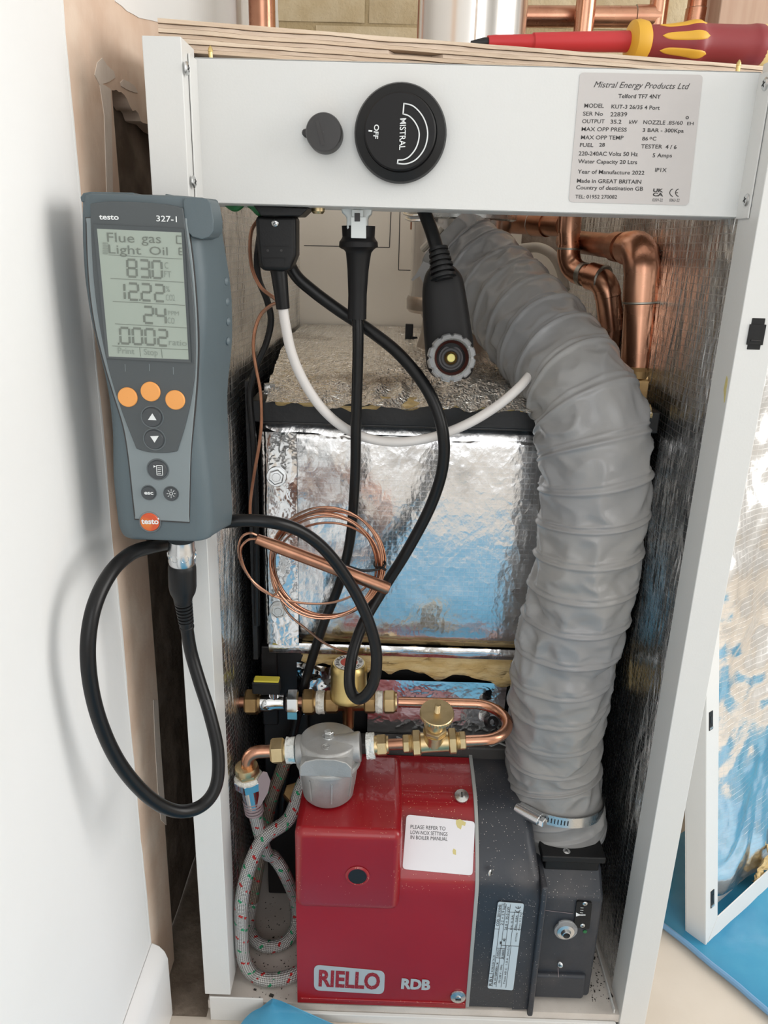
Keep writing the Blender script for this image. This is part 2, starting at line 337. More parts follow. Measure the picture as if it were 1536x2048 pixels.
    def done(s, name, parent=None, bevel=0, seg=2, angle=35, sub=0, solid=0, recalc=True, **tags):
        if recalc: bmesh.ops.recalc_face_normals(s.bm, faces=s.bm.faces)
        me = bpy.data.meshes.new(name); s.bm.to_mesh(me); s.bm.free()
        for mt in s.mats: me.materials.append(mt)
        me.shade_smooth()
        if angle < 180: me.set_sharp_from_angle(angle=math.radians(angle))
        o = bpy.data.objects.new(name, me); C.objects.link(o)
        if solid:
            md = o.modifiers.new('thickness', 'SOLIDIFY'); md.thickness = solid; md.offset = -1
        if bevel:
            md = o.modifiers.new('edge', 'BEVEL'); md.width = bevel; md.segments = seg; md.limit_method = 'ANGLE'; md.angle_limit = math.radians(40); md.harden_normals = True
        if sub:
            md = o.modifiers.new('smooth', 'SUBSURF'); md.levels = sub; md.render_levels = sub
        if parent: put(o, parent)
        for k, v_ in tags.items(): o[k] = v_
        return o
def put(o, parent):
    base = Vector((0, 0, 0)); q = parent
    if q.type == 'EMPTY': base = Vector(q.location)
    o.parent = parent; o.matrix_parent_inverse = Matrix.Translation(-base)
def thing(name, loc, label, cat, group=None):
    o = bpy.data.objects.new(name, None); C.objects.link(o); o.location = loc; o.empty_display_size = 0.02
    o['label'] = label; o['category'] = cat
    if group: o['group'] = group
    return o
_tcache = {}
def tmesh(txt, bold=0.0, shear=0.0, space=1.0):
    k = (txt, bold, shear, space)
    if k in _tcache: return _tcache[k]
    cu = bpy.data.curves.new('t', 'FONT'); cu.body = txt; cu.size = 1; cu.offset = bold; cu.shear = shear; cu.space_character = space; cu.resolution_u = 3
    o = bpy.data.objects.new('t', cu); C.objects.link(o); dg = bpy.context.evaluated_depsgraph_get(); dg.update()
    me = bpy.data.meshes.new_from_object(o.evaluated_get(dg)); bpy.data.objects.remove(o)
    xs = [v_.co.x for v_ in me.vertices] or [0, 1]; ys = [v_.co.y for v_ in me.vertices] or [0, 1]
    _tcache[k] = (me, min(xs), max(xs), min(ys), max(ys)); return _tcache[k]
def text(mb, txt, pl, x0, y0, x1, y1, h, lift, mt, bold=0.0, shear=0.0, space=1.0):
    """printed words: the baseline runs from pixel (x0,y0) to (x1,y1) on the real plane pl; h = capital height in pixels"""
    me, xa, xb, ya, yb = tmesh(txt, bold, shear, space)
    p, q = pl(x0, y0), pl(x1, y1); u = q-p; d = Vector((x1-x0, y1-y0)); d.normalize()
    up = pl(x0 + d.y*h, y0 - d.x*h) - p
    n = u.cross(up).normalized(); vdir = n.cross(u).normalized()*up.length
    uu = u/(xb-xa); cap = 0.70
    mtx = Matrix.Identity(4); o = p - uu*xa + n*lift
    for i in range(3): mtx[i][0] = uu[i]; mtx[i][1] = vdir[i]/cap; mtx[i][2] = n[i]*0.0; mtx[i][3] = o[i]
    mb.m(mt).mesh(me, mtx); return mb
def line(mb, pl, p, q, wpx, lift, mt):
    a_, b_ = pl(*p), pl(*q); d = Vector((q[0]-p[0], q[1]-p[1])).normalized()*wpx/2; nx, ny = -d.y, d.x
    A = [pl(p[0]+nx, p[1]+ny), pl(q[0]+nx, q[1]+ny), pl(q[0]-nx, q[1]-ny), pl(p[0]-nx, p[1]-ny)]
    n = (CAM-a_).normalized(); nn = (A[1]-A[0]).cross(A[2]-A[1]).normalized()
    if nn.dot(n) < 0: nn = -nn
    mb.m(mt).f([mb.v(x+nn*lift) for x in A]); return mb
def rrect(pl, pts, r=0.12, n=4):
    """rounded outline through 4 pixel corners"""
    out = []
    for i in range(4):
        p0, p1, p2 = Vector(pts[i-1]), Vector(pts[i]), Vector(pts[(i+1) % 4])
        s0 = p1+(p0-p1).normalized()*r; s1 = p1+(p2-p1).normalized()*r
        for k in range(n+1):
            t = k/n; q = s0*(1-t)**2+p1*2*t*(1-t)+s1*t*t; out.append(pl(q.x, q.y))
    return out
def screw(name, o, axis, r, parent, mt='zinc', kind='cross'):
    mb = MB().m(mt); mb.lathe([(r, 0), (r, r*0.18), (r*0.8, r*0.34), (r*0.4, r*0.42), (0.0001, r*0.44)], o, axis, 20)
    u, v_, n = frame(axis); mb.m('blackplastic')
    R = Matrix((u, v_, n)).transposed()
    ang = Matrix.Rotation(0.4, 3, 'Z')
    mb.box((-r*0.5, -r*0.09, r*0.36), (r*0.5, r*0.09, r*0.47), R@ang, o)
    if kind == 'cross': mb.box((-r*0.09, -r*0.5, r*0.36), (r*0.09, r*0.5, r*0.47), R@ang, o)
    return mb.done(name, parent)
def bolt(name, o, axis, r, h, parent, mt='zinc', washer=True):
    mb = MB().m(mt)
    if washer: mb.lathe([(r*1.25, 0), (r*1.25, r*0.12), (r*1.2, r*0.2)], o, axis, 28)
    mb.hexnut(Vector(o)+Vector(axis).normalized()*r*0.15, axis, r, h)
    mb.lathe([(r*0.55, h+r*0.15), (r*0.5, h+r*0.22)], o, axis, 16)
    return mb.done(name, parent)
# ================================================================== SETTING
XW = -0.0588
def struct(o): o['kind'] = 'structure'; return o
mb = MB().m('floor'); mb.box((-0.2, -2.62, -0.05), (2.62, 0.0, 0.0)); mb.box((0.0, 0.0, -0.05), (2.62, 1.2, 0.0)); struct(mb.done('floor'))
mb = MB().m('dirtfloor'); mb.box((-0.2, 0.0, -0.05), (0.0, 1.2, -0.001)); struct(mb.done('floor_recess'))
mb = MB().m('ceiling'); mb.box((-0.2, -2.7, 2.35), (2.7, 1.3, 2.4)); struct(mb.done('ceiling'))
# left wall: painted part in front, raw masonry behind, a plaster skim and the paint on it
mb = MB().m('wallpaint'); mb.box((-0.2, -2.62, 0), (XW, 0.0, 2.35)); wl_ = struct(mb.done('wall_left'))
mb = MB().m('darkbrick')
mb.grid(lambda u, v: Vector((-0.076+0.006*noise.noise((u*14, v*20, 1)), 0.0+u*1.2, v*2.35)), 30, 60)
mb.done('masonry', wl_)
def ragged(pts, amp, n=6, seed=0):
    out = []
    for i in range(len(pts)-1):
        p, q = Vector(pts[i]), Vector(pts[i+1])
        for k in range(n):
            t = k/n; d = p.lerp(q, t); e = noise.noise((d.x*55+seed, d.y*55, 3.1))
            out.append((d.x+e*amp, d.y+noise.noise((d.y*60, d.x*60, seed))*amp))
    out.append(pts[-1]); return out
lo_edge = [(0.0768, 0.03), (0.081, 0.20), (0.0927, 0.3747), (0.096, 0.62), (0.0985, 0.86), (0.099, 0.999)]
under = [(0.099, 0.999), (0.125, 1.003), (0.155, 0.992), (0.19, 0.985), (0.30, 0.98), (0.62, 0.975)]
yz = [(0.0, 0.0), (0.0755, 0.0)] + lo_edge[:-1] + ragged(under, 0.006, 5) + [(0.62, 1.5), (0.0, 1.5)]
mb = MB().m('plaster'); mb.poly([(XW-0.0004, y, z) for y, z in yz], (-1, 0, 0), 0.016); mb.done('plaster_skim', wl_)
# ragged paint edge along the plaster, and the white paint above the diagonal
mb = MB().m('wallpaint')
ed = [(-0.001, 0.0)] + [(0.002+0.004*noise.noise((z*9, 0, 5))+0.002*noise.noise((z*40, 2, 5)), z) for z in [i*0.02 for i in range(1, 75)]] + [(-0.001, 1.5)]
mb.poly([(XW+0.0002, y, z) for y, z in ed], (-1, 0, 0), 0.0012)
pd = ragged([(0.125, 1.074), (0.19, 1.078), (0.285, 1.0955), (0.40, 1.098)], 0.004, 4, 3) + [(0.62, 1.10), (0.62, 1.5), (0.10, 1.5)]
mb.poly([(XW+0.0004, y, z) for y, z in pd], (-1, 0, 0), 0.0012)
mb.box((-0.2, 0.62, 0.95), (XW+0.0002, 1.2, 2.35))
mb.done('paint_edge', wl_)
mb = MB().m('plasterpatch')
for pts in ([(195, 125), (205, 116), (214, 130), (228, 143), (231, 155), (218, 164), (205, 168), (222, 178), (224, 240), (226, 388), (214, 388), (209, 230), (200, 170), (190, 150)],
            [(241, 165), (247, 159), (259, 164), (270, 172), (276, 186), (266, 184), (252, 178), (243, 172)]):
    P = [ax(x, y, XW+0.0002) for x, y in pts]; mb.poly(P, (-1, 0, 0), 0.001)
P = [ax(x, y, XW+0.0002) for x, y in [(307, 1400), (311, 1500), (316, 1580), (322, 1640), (333, 1650), (322, 1500), (316, 1400)]]; mb.poly(P, (-1, 0, 0), 0.001)
mb.done('plaster_patch', wl_)
# back wall of cream painted bricks with recessed mortar
YB = 1.15
mb = MB().m('mortar'); mb.box((-0.2, YB, 0), (2.62, YB+0.05, 2.35)); wb = struct(mb.done('wall_back'))
j0 = a(735, 50, YB); pz = 0.0755; bl = 0.218
rows = range(-17, 7)
for r in rows:
    z0 = j0.z + r*pz
    for k in range(-1, 7):
        x0 = j0.x + (k + (0.5 if r % 2 else 0.0))*bl
        x1 = x0 + bl - 0.006
        x0c, x1c = max(x0+0.003, -0.19), x1
        if x1c < -0.1 or z0 < -0.01: continue
        x1c = min(x1c, 1.60)
        if x1c-x0c < 0.02: continue
        mb = MB().m('creambrick'); jig = random.uniform(0, 0.003)
        mb.grid(lambda u, v, x0=x0c, x1=x1c, z0=z0, jig=jig: Vector((x0+(x1-x0)*u, YB-0.007-jig-0.0025*noise.noise((u*3+x0*9, v*2, z0*30))+(0.0065 if (u in (0, 1) or v in (0, 1)) else 0), z0+0.003+(pz-0.006)*v)), 6, 4)
        mb.done('brick', wb)
mb = MB().m('wallpaint'); mb.box((1.605, YB-0.012, 0), (2.62, YB, 2.35)); mb.box((-0.2, YB-0.012, j0.z+7*pz), (1.605, YB, 2.35)); mb.done('plaster_finish', wb)
# the rest of the room (behind the camera and to the right) with a right window and a rear one added for fill
def wall_open(name, lo, hi, axis, w0, w1, z0, z1):
    mb = MB().m('wallpaint'); L, H = list(lo), list(hi)
    def seg(p, q, za, zb):
        l, h = L[:], H[:]; l[axis] = p; h[axis] = q; l[2] = za; h[2] = zb; mb.box(l, h)
    seg(lo[axis], w0, 0, 2.35); seg(w1, hi[axis], 0, 2.35); seg(w0, w1, 0, z0); seg(w0, w1, z1, 2.35)
    return struct(mb.done(name))
wall_open('wall_right', (2.6, -2.62, 0), (2.7, 1.2, 2.35), 1, -1.35, 0.45, 0.65, 2.2)
wall_open('wall_front', (-0.2, -2.7, 0), (2.7, -2.6, 2.35), 0, -0.15, 1.5, 0.45, 2.2)
for nm, ax_, c0, c1, z0, z1, fx in (('window_1', 1, -1.35, 0.45, 0.65, 2.2, 2.64), ('added_rear_window', 0, -0.15, 1.5, 0.45, 2.2, -2.66)):
    mb = MB().m('gloss')
    def bar(p, q, za, zb):
        lo = [fx-0.02, fx-0.02, za]; hi = [fx+0.02, fx+0.02, zb]; lo[ax_] = p; hi[ax_] = q; mb.box(lo, hi)
    bar(c0, c0+0.05, z0, z1); bar(c1-0.05, c1, z0, z1); bar(c0, c1, z0, z0+0.05); bar(c0, c1, z1-0.05, z1); bar((c0+c1)/2-0.025, (c0+c1)/2+0.025, z0, z1)
    struct(mb.done(nm))
# skirting board on the left wall
sx = -0.0408
prof = [(XW, 0), (sx, 0), (sx, 0.088), (sx-0.003, 0.098), (sx-0.009, 0.106), (XW, 0.111)]
mb = MB().m('gloss'); mb.poly([(x, 0.0035, z) for x, z in prof], (0, -1, 0), 2.5)
struct(mb.done('baseboard_left', bevel=0.002))

# ================================================================== BOILER
W, H, WL, RT, ZB = 0.52, 1.0207, 0.0301, 0.040, 0.0368
boiler = thing('oil_boiler', (W/2, 0.35, 0), 'white cased oil boiler with its door off showing a foil lined inside', 'boiler')
DEP = 0.75
def casing(mir):
    o = [(0, DEP), (0, 0), (WL, 0), (WL, RT), (WL-0.0016, RT), (WL-0.0016, 0.0016), (0.0016, 0.0016), (0.0016, DEP)]
    if mir: o = [(W-x, y) for x, y in o]
    zb = 0.0 if mir else ZB
    mb = MB().m('white'); mb.poly([(x, y, zb) for x, y in o], (0, 0, 1), H-zb)
    # folded lip along the top of the front
    x0, x1 = (0.003, WL-0.003) if not mir else (W-WL+0.003, W-0.003)
    mb.box((x0, 0.0035, H-0.006), (x1, 0.028, H-0.004))
    return mb.done('side_casing', boiler, bevel=0.0022, seg=3)
cas_l = casing(False); cas_r = casing(True)
# yellow smear and clip slot on the right upright
mb = MB().m('stain'); S = [(1453, 752), (1455, 758), (1454, 768), (1452, 778), (1451, 790), (1449, 803), (1447.5, 806), (1448, 792), (1447, 780), (1449, 770), (1451, 760)]
mb.poly([ax(x, y, W-WL-0.0004) for x, y in S], (1, 0, 0), 0.0003); mb.done('yellow_smear', cas_r)
mb = MB().m('blackplastic'); c = a(1512, 668, 0)
mb.box((c.x-0.0055, -0.0006, c.z-0.013), (c.x+0.0055, 0.004, c.z+0.013)); mb.box((c.x-0.007, -0.0012, c.z-0.009), (c.x+0.007, -0.0004, c.z+0.008))
mb.m('darksteel').box((c.x-0.004, -0.002, c.z-0.006), (c.x+0.004, -0.001, c.z-0.0045)); mb.done('clip_slot', cas_r, bevel=0.0006)
XRL = 0.484
# base: pan, front lip and left foot flange
mb = MB().m('tray')
mb.box((0.002, 0.004, 0.010), (W-0.002, DEP, 0.022)); pan = mb.done('base_tray', boiler)
mb = MB().m('white'); mb.box((XRL-0.0008, 0.006, 0.021), (XRL+0.0008, 0.5, 0.0275)); mb.done('tray_lip', pan)
mb = MB().m('white'); mb.box((0.006, -0.0035, 0.0), (0.0690, -0.0015, 0.0362)); mb.done('foot_flange', boiler, bevel=0.0006)
mb = MB().m('white'); mb.box((0.008, -0.0010, 0.0), (W-0.034, 0.0035, 0.0125)); mb.done('tray_front', boiler, bevel=0.0008)
mb = MB().m('crumb')
rnd = random.Random(3)
for i in range(420):
    zone = rnd.random()
    if zone < 0.62: x, y = 0.462+rnd.random()**1.3*0.024*(1 if rnd.random() < .5 else .8), rnd.uniform(0.02, 0.2)
    else: x, y = rnd.uniform(0.045, 0.106), rnd.uniform(0.008, 0.16)
    s_ = rnd.choice([0.0002, 0.0003, 0.0005]) * (3.5 if rnd.random() < 0.03 else 1); R = Matrix.Rotation(rnd.random()*6.3, 3, 'Z')
    mb.box((-s_*rnd.uniform(1, 2.4), -s_, 0), (s_*rnd.uniform(1, 2), s_, s_*0.8), R, (x, y, 0.0222))
mb.done('debris', pan, kind='stuff')
# foil faced insulation boards on both sides
def board(x, sgn, name):
    mb = MB().m('foilwall')
    def fn(u, v):
        y, z = RT+0.002+u*0.69, 0.024+v*0.985
        d = 0.0035*noise.noise((y*9, z*4, x*7))+0.0022*noise.noise((y*30, z*9, 4+x))
        e = 0.006*max(0, 1-u*30)
        return Vector((x + sgn*(d-e), y, z))
    mb.grid(fn, 46, 70)
    return mb.done(name, boiler, angle=180)
XL, XR, YBK = 0.031, W-0.031, 0.72
board(XL, 1, 'foil_lining'); board(XR, -1, 'foil_lining')
# cream back panel with a cut-out on the right and dashed knock-outs
zt, zc = 1.0, a(1080, 503, YBK).z; xc = a(1043, 480, YBK).x
mb = MB().m('cream'); mb.poly([(XL-0.005, YBK, 0.024), (XR+0.005, YBK, 0.024), (XR+0.005, YBK, zc), (xc, YBK, zc), (xc, YBK, zt), (XL-0.005, YBK, zt)], (0, 1, 0), 0.004)
bp = mb.done('back_panel', boiler)
pl = ypl(YBK-0.0002)
mb = MB()
for p, q in (((608, 491), (779, 495)), ((779, 495), (782, 424)), ((800, 424), (797, 540)), ((797, 540), (830, 541))):
    line(mb, pl, p, q, 1.6, 0.0003, 'ink')
mb.done('knockout_line', bp)
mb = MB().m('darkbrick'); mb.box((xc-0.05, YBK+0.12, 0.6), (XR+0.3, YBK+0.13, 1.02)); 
mb.done('dark_backing', boiler)  # dark sheet behind the cut-out, standing in for the opening's shade
# heat exchanger: black steel body, door with foil, crumpled foil blanket on top
YF = 0.15
zt_d, zb_d = 0.690, 0.418
mb = MB().m('blacksteel'); mb.box((0.050, YF+0.028, 0.024), (XR-0.012, YBK-0.03, 0.715)); hx = mb.done('heat_exchanger', boiler, bevel=0.002)
mb = MB().m('blacksteel'); mb.box((0.0475, YF-0.012, 0.6925), (XR-0.006, YF+0.05, 0.716)); mb.done('top_flange', hx, bevel=0.002)
mb = MB().m('blacksteel'); mb.box((0.0415, YF-0.004, 0.40), (0.0475, YF+0.03, 0.735)); mb.done('dark_gap_strip', hx, bevel=0.001)  # black strip put in as the shade of the gap beside the door
mb = MB().m('soot'); mb.box((0.055, YF+0.004, zt_d-0.002), (XR-0.01, YF+0.03, zt_d+0.0045)); mb.done('flange_gasket', hx)
mb = MB().m('foildoor')
def fdoor(u, v):
    x = 0.0565+u*(XR-0.008-0.0565); z = zb_d+v*(zt_d-zb_d)
    wr = 0.35+1.3*max(0, 1-u*2.2)
    d = 0.0010*wr*noise.noise((x*40, z*30, 2))+0.0016*noise.noise((x*7, z*7, 8))+0.0012*wr*(0.5-abs(noise.noise((x*30, z*22, 5))))
    edge = 0.006*(max(0, 1-u*22)**2+max(0, 1-(1-v)*16)**2+max(0, 1-v*16)**2)
    bul = -0.004*math.sin(math.pi*u)*math.sin(math.pi*v)+0.0075*max(0, 1-v/0.28)**2
    return Vector((x, YF+d+edge+bul, z))
mb.grid(fdoor, 90, 60); door = mb.done('foil_door', hx, angle=180)
mb = MB().m('foilsmooth')
mb.grid(lambda u, v: Vector((0.0562+u*0.040, YF-0.0022+0.0012*noise.noise((u*3, v*7, 3))+0.004*max(0, 1-u*9), zb_d+0.002+v*(zt_d-zb_d-0.012))), 10, 40); mb.done('foil_tape', door, angle=180)
mb = MB().m('foilsmooth')
mb.grid(lambda u, v: Vector((0.0562+u*(XR-0.064), YF-0.001+0.0015*noise.noise((u*14, v*3, 6))+0.02*v*v, zt_d-0.016+v*0.016)), 60, 6); mb.done('foil_tape', door, angle=180)
mb = MB().m('foildoor')
mb.grid(lambda u, v: Vector((0.060+u*(XR-0.07), YF+0.001-0.002*math.sin(v*2.8)+0.0008*noise.noise((u*20, v*3, 9)), zb_d-0.010+v*0.014)), 60, 6); mb.done('foil_tape', door, angle=180)
bolt('hex_bolt', a(553, 953, YF-0.004), (0.1, -1, 0.15), 0.0088, 0.006, door)
bolt('hex_bolt', a(557, 1219, YF-0.004), (0.05, -1, 0.1), 0.0082, 0.005, door)
bolt('hex_bolt', Vector(a(536, 781, YF-0.002))+Vector((0, 0.008, -0.004)), (0, 0, 1), 0.0068, 0.009, hx)
# yellow wool showing under the door and the dark lower body with strips of foil
mb = MB().m('wool')
mb.grid(lambda u, v: Vector((0.10+u*(XR-0.115), YF+0.012+0.010*v+0.004*noise.noise((u*26, v*5, 1)), 0.376+v*0.034+0.006*noise.noise((u*7, 3, 1))*(1-v)-0.010*u*(1-v)+0.016*(1-u)*(1-v))), 80, 8); mb.done('mineral_wool', hx, angle=180, solid=0.012)
mb = MB().m('darksteel'); mb.box((0.0485, YF+0.014, 0.024), (0.105, YF+0.029, 0.405)); mb.box((0.0485, YF+0.008, 0.30), (0.068, YF+0.029, 0.412)); mb.done('lower_plate', hx, bevel=0.002)
mb = MB().m('foilsmooth')
mb.grid(lambda u, v: Vector((0.092+u*0.085, YF+0.0105+0.003*noise.noise((u*6, v*6, 12)), 0.335+v*0.055-0.012*u*v-0.02*(1-u)*(1-v))), 20, 14); mb.done('foil_strip', hx, angle=180)
mb = MB().m('foilsmooth')
mb.grid(lambda u, v: Vector((0.18+u*0.17, YF+0.0125+0.0008*noise.noise((u*6, v*6, 15))-0.006*v, 0.285+v*0.087)), 20, 10); mb.done('foil_strip', hx, angle=180)
# crumpled blanket
mb = MB().m('foilcrumple')
def blanket(u, v):
    x = 0.068+u*(XR-0.022-0.068)+0.004*noise.noise((v*9, 2, 2))*(1 if u < .05 else 0)+(0.018*v*0); y = YF-0.022+v*(YBK-YF+0.015)
    if u < 0.02: x -= 0.03*min(1, v*1.5)
    fr = max(0, 1-v*9)
    rg = lambda q, s: 0.5-abs(noise.noise(q))*s
    h = 0.728+0.010*min(1, v*3)+0.004*v + 0.004*noise.noise((x*16, y*14, 0))+(0.0018+0.0055*max(0, 1-v*2.6))*rg((x*34, y*40, 3), 1.6)+(0.0006+0.0016*max(0, 1-v*2.4))*rg((x*80, y*95, 5), 1.6)
    h += -0.0125*fr**1.8 + 0.003*fr*noise.noise((x*26, 0, 5))
    y += 0.010*fr*noise.noise((x*17, 0, 7)) - 0.008*fr*fr
    if u > 0.98: h -= 0.0
    return Vector((x, y, h))
mb.grid(blanket, 190, 120); bk = mb.done('foil_blanket', hx, angle=180)
mb = MB().m('wool')
mb.grid(lambda u, v: Vector((0.075+u*(XR-0.09), YF-0.014+0.012*v+0.006*noise.noise((u*18, v*2, 1)), 0.7165+0.006*v-0.007*max(0, noise.noise((u*7, 0, 4))+0.25*u)*(1-v))), 90, 4); mb.done('mineral_wool', hx, angle=180, solid=0.006)
mb = MB().m('blackplastic'); p = a(818, 672, 0.55); mb.box((p.x-0.006, 0.545, 0.735), (p.x+0.006, 0.557, 0.762)); mb.box((p.x+0.001, 0.54, 0.735), (p.x+0.013, 0.545, 0.744)); mb.done('black_stud', hx, bevel=0.001)
# ---- control panel
YP = 0.040; ZP1, ZP0 = 1.0152, 0.9045
mb = MB().m('white')
mb.box((WL, YP, ZP0), (W-WL, YP+0.0016, ZP1)); mb.box((WL, YP, ZP0), (W-WL, YP+0.06, ZP0+0.0016)); mb.box((WL, YP, ZP1-0.0016), (W-WL, YP+0.05, ZP1))
for s in (0, 1):
    x = WL+0.0004 if not s else W-WL-0.0004-0.0014
    mb.box((x, 0.0165, ZP0-0.001), (x+0.0014, YP+0.001, ZP1-0.002))
cp = mb.done('control_panel', boiler, bevel=0.0016, seg=3)
for px, py, s in ((372, 137, 1), (386, 364, 1), (1532, 168, -1), (1494, 400, -1)):
    X = WL+0.0018 if s > 0 else W-WL-0.0018
    p = ax(px, py, X); screw('panel_screw', p, (s, 0, 0), 0.0050, cp)
pl = ypl(YP)
# round control knob, its dial face printed
kc = a(801, 269, YP-0.004)
mb = MB().m('blackplastic')
mb.lathe([(0.0375, -0.004), (0.0380, 0.004), (0.0365, 0.008), (0.0300, 0.0105), (0.0292, 0.0100)], kc, (0, -1, 0), 64)
mb.m('rubberdull').lathe([(0.0290, 0.006), (0.0292, 0.0155), (0.0280, 0.0165), (0.0001, 0.0165)], kc+Vector((-0.0005, 0, 0.0)), (0, -1, 0), 64, caps=False)
plk = ypl(kc.y-0.0166)
text(mb, 'MISTRAL', plk, 800.5, 236, 798.5, 300, 12, 0.0003, 'inklight', bold=0.012, shear=-0.1)
text(mb, 'OFF', plk, 749, 248.5, 746.5, 277, 9.5, 0.0003, 'inklight', bold=0.02)
line(mb, plk, (737, 261.5), (744.5, 262.2), 3.2, 0.0003, 'inklight')
O_ = spline([Vector((x, y, 0)) for x, y in [(808, 207), (826, 212), (843, 229), (853, 251), (855, 274), (848, 299), (832, 319), (813, 327.5), (795, 327)]], 5)
I_ = spline([Vector((x, y, 0)) for x, y in [(806, 228), (818, 232), (829, 243), (837, 259), (838, 276), (832, 296), (820, 312), (808, 319), (796, 320)]], 5)
for A_ in (O_, I_):
    for p, q in zip(A_, A_[1:]): line(mb, plk, (p.x, p.y), (q.x+(q.x-p.x)*.12, q.y+(q.y-p.y)*.12), 2.6, 0.0003, 'inklight')
line(mb, plk, (808, 206), (806, 229), 2.6, 0.0003, 'inklight'); line(mb, plk, (795, 328), (796, 319), 2.6, 0.0003, 'inklight')
mb.done('thermostat_knob', cp)
# overheat reset cap with a slot
rc = a(651, 270, YP)
mb = MB().m('blackplastic')
mb.m('capgrey').lathe([(0.0150, -0.001), (0.0148, 0.016), (0.0140, 0.018), (0.0001, 0.0182)], rc, (0, -1, 0), 40, caps=False)
plr = ypl(rc.y-0.0184); line(mb, plr, (634, 241), (646, 290), 7, 0.0003, 'ink')
mb.lathe([(0.003, 0), (0.003, 0.008), (0.002, 0.010)], a(613, 268, YP), (0, -1, 0), 12)
mb.done('reset_cap', cp)
# rating label with its print
mb = MB().m('plate'); mb.poly(rrect(ypl(YP-0.0002), [(1160, 145), (1406, 150), (1377, 411), (1137, 404)], 9), (0, -1, 0), 0.0003)
pll = ypl(YP-0.0006)
def L(txt, x0, y0, x1, y1, h, b=0.012, sh=0): text(mb, txt, pll, 1120+x0/5.12, 130+y0/5.12, 1120+x1/5.12, 130+y1/5.12, h/5.12, 0.0001, 'ink', bold=b, shear=sh)
L('Mistral Energy Products Ltd', 345, 228, 1325, 248, 62, 0.0, 0.35)
L('Telford TF7 4NY', 595, 338, 1030, 344, 42, 0.012)
L('MODEL', 248, 436, 448, 438, 42, 0.008); L('KUT-3 26/35 4 Port', 525, 444, 1020, 458, 40)
L('SER No', 235, 517, 438, 519, 40, 0.008); L('22839', 515, 526, 686, 526, 42, 0.008)
L('OUTPUT', 226, 595, 455, 597, 40, 0.008); L('35.2', 516, 600, 628, 601, 40, 0.015); L('kW', 708, 602, 792, 603, 38, 0.015)
L('NOZZLE', 852, 605, 1075, 610, 40, 0.008); L('.85/60', 1100, 610, 1255, 611, 38, 0.008); L('EH', 1300, 615, 1366, 615, 32, 0.008); L('o', 1284, 553, 1318, 554, 44, 0.015)
L('MAX OPP PRESS', 220, 675, 682, 682, 40, 0.008); L('3 BAR - 300Kpa', 845, 684, 1265, 692, 38, 0.015)
L('MAX OPP TEMP', 214, 760, 648, 764, 40, 0.008); L('86', 840, 772, 900, 772, 36, 0.015); L('o', 916, 760, 942, 760, 36, 0.015); L('C', 946, 773, 984, 773, 38, 0.015)
L('FUEL', 203, 838, 340, 840, 40, 0.008); L('28', 400, 836, 458, 836, 38, 0.015); L('TESTER', 828, 853, 1045, 856, 40, 0.008); L('4 / 6', 1078, 857, 1192, 860, 40, 0.015)
L('220-240AC Volts 50 Hz', 190, 926, 795, 934, 42, 0.012); L('5 Amps', 946, 944, 1145, 946, 40, 0.012)
L('Water Capacity 20 Ltrs', 184, 1005, 788, 1015, 40, 0.012); L('IP1X', 972, 1093, 1090, 1095, 40, 0.012)
L('Year of Manufacture 2022', 180, 1110, 862, 1124, 40, 0.012)
L('Made in GREAT BRITAIN', 172, 1204, 830, 1216, 40, 0.014); L('Country of destination GB', 164, 1272, 848, 1287, 40, 0.012)
L('TEL: 01952 270082', 155, 1365, 583, 1369, 36, 0.012)
L('UK', 952, 1300, 1055, 1302, 34, 0.04); L('CA', 948, 1342, 1055, 1344, 34, 0.04)
def cemark(f, mt, x, y, r, wd, mb, pl):
    for cx in (0, 1.55):
        arc = [(x+cx*r-r*math.cos(t), y-r*math.sin(t)) for t in [(-80+160*i/10)*math.pi/180 for i in range(11)]]
        for p, q in zip(arc, arc[1:]): line(mb, pl, f(*p), f(*q), wd, 0.0001, mt)
    line(mb, pl, f(x+0.6*r, y), f(x+1.2*r, y), wd, 0.0001, mt)
cemark(lambda x, y: (1120+x/5.12, 130+y/5.12), 'ink', 1162, 1308, 38, 1.7, mb, pll)
L('0359-22', 946, 1396, 1050, 1398, 30, 0.0); L('0063-22', 1118, 1398, 1222, 1400, 30, 0.0)
mb.done('rating_label', cp)
# sockets under the panel
mb = MB().m('blackplastic'); s0 = [(506, 410), (618, 416), (601, 432), (522, 432)]
mb.poly([a(x, y, 0.055) for x, y in s0], (0, 1, 0), 0.04); mb.done('appliance_socket', cp, bevel=0.001)
mb = MB().m('brass'); p = a(636, 418, 0.07); mb.lathe([(0.006, -0.012), (0.006, 0.002), (0.0045, 0.004)], p, (0, 0, -1), 16); mb.done('brass_gland', cp)
for px, py in ((421, 104), (1477, 132)):
    p = a(px, py, 0.030 if px < 800 else 0.030)
    mb = MB().m('brassdome'); zz = ZP1-0.001; q = a(px, py, 0.052)
    mb.lathe([(0.0018, 0), (0.0018, 0.006), (0.0021, 0.0062), (0.0017, 0.0085), (0.0005, 0.0105)], (q.x, 0.052, q.z-0.006), (0, 0, 1), 10)
    mb.done('brass_screw_tip', cp)
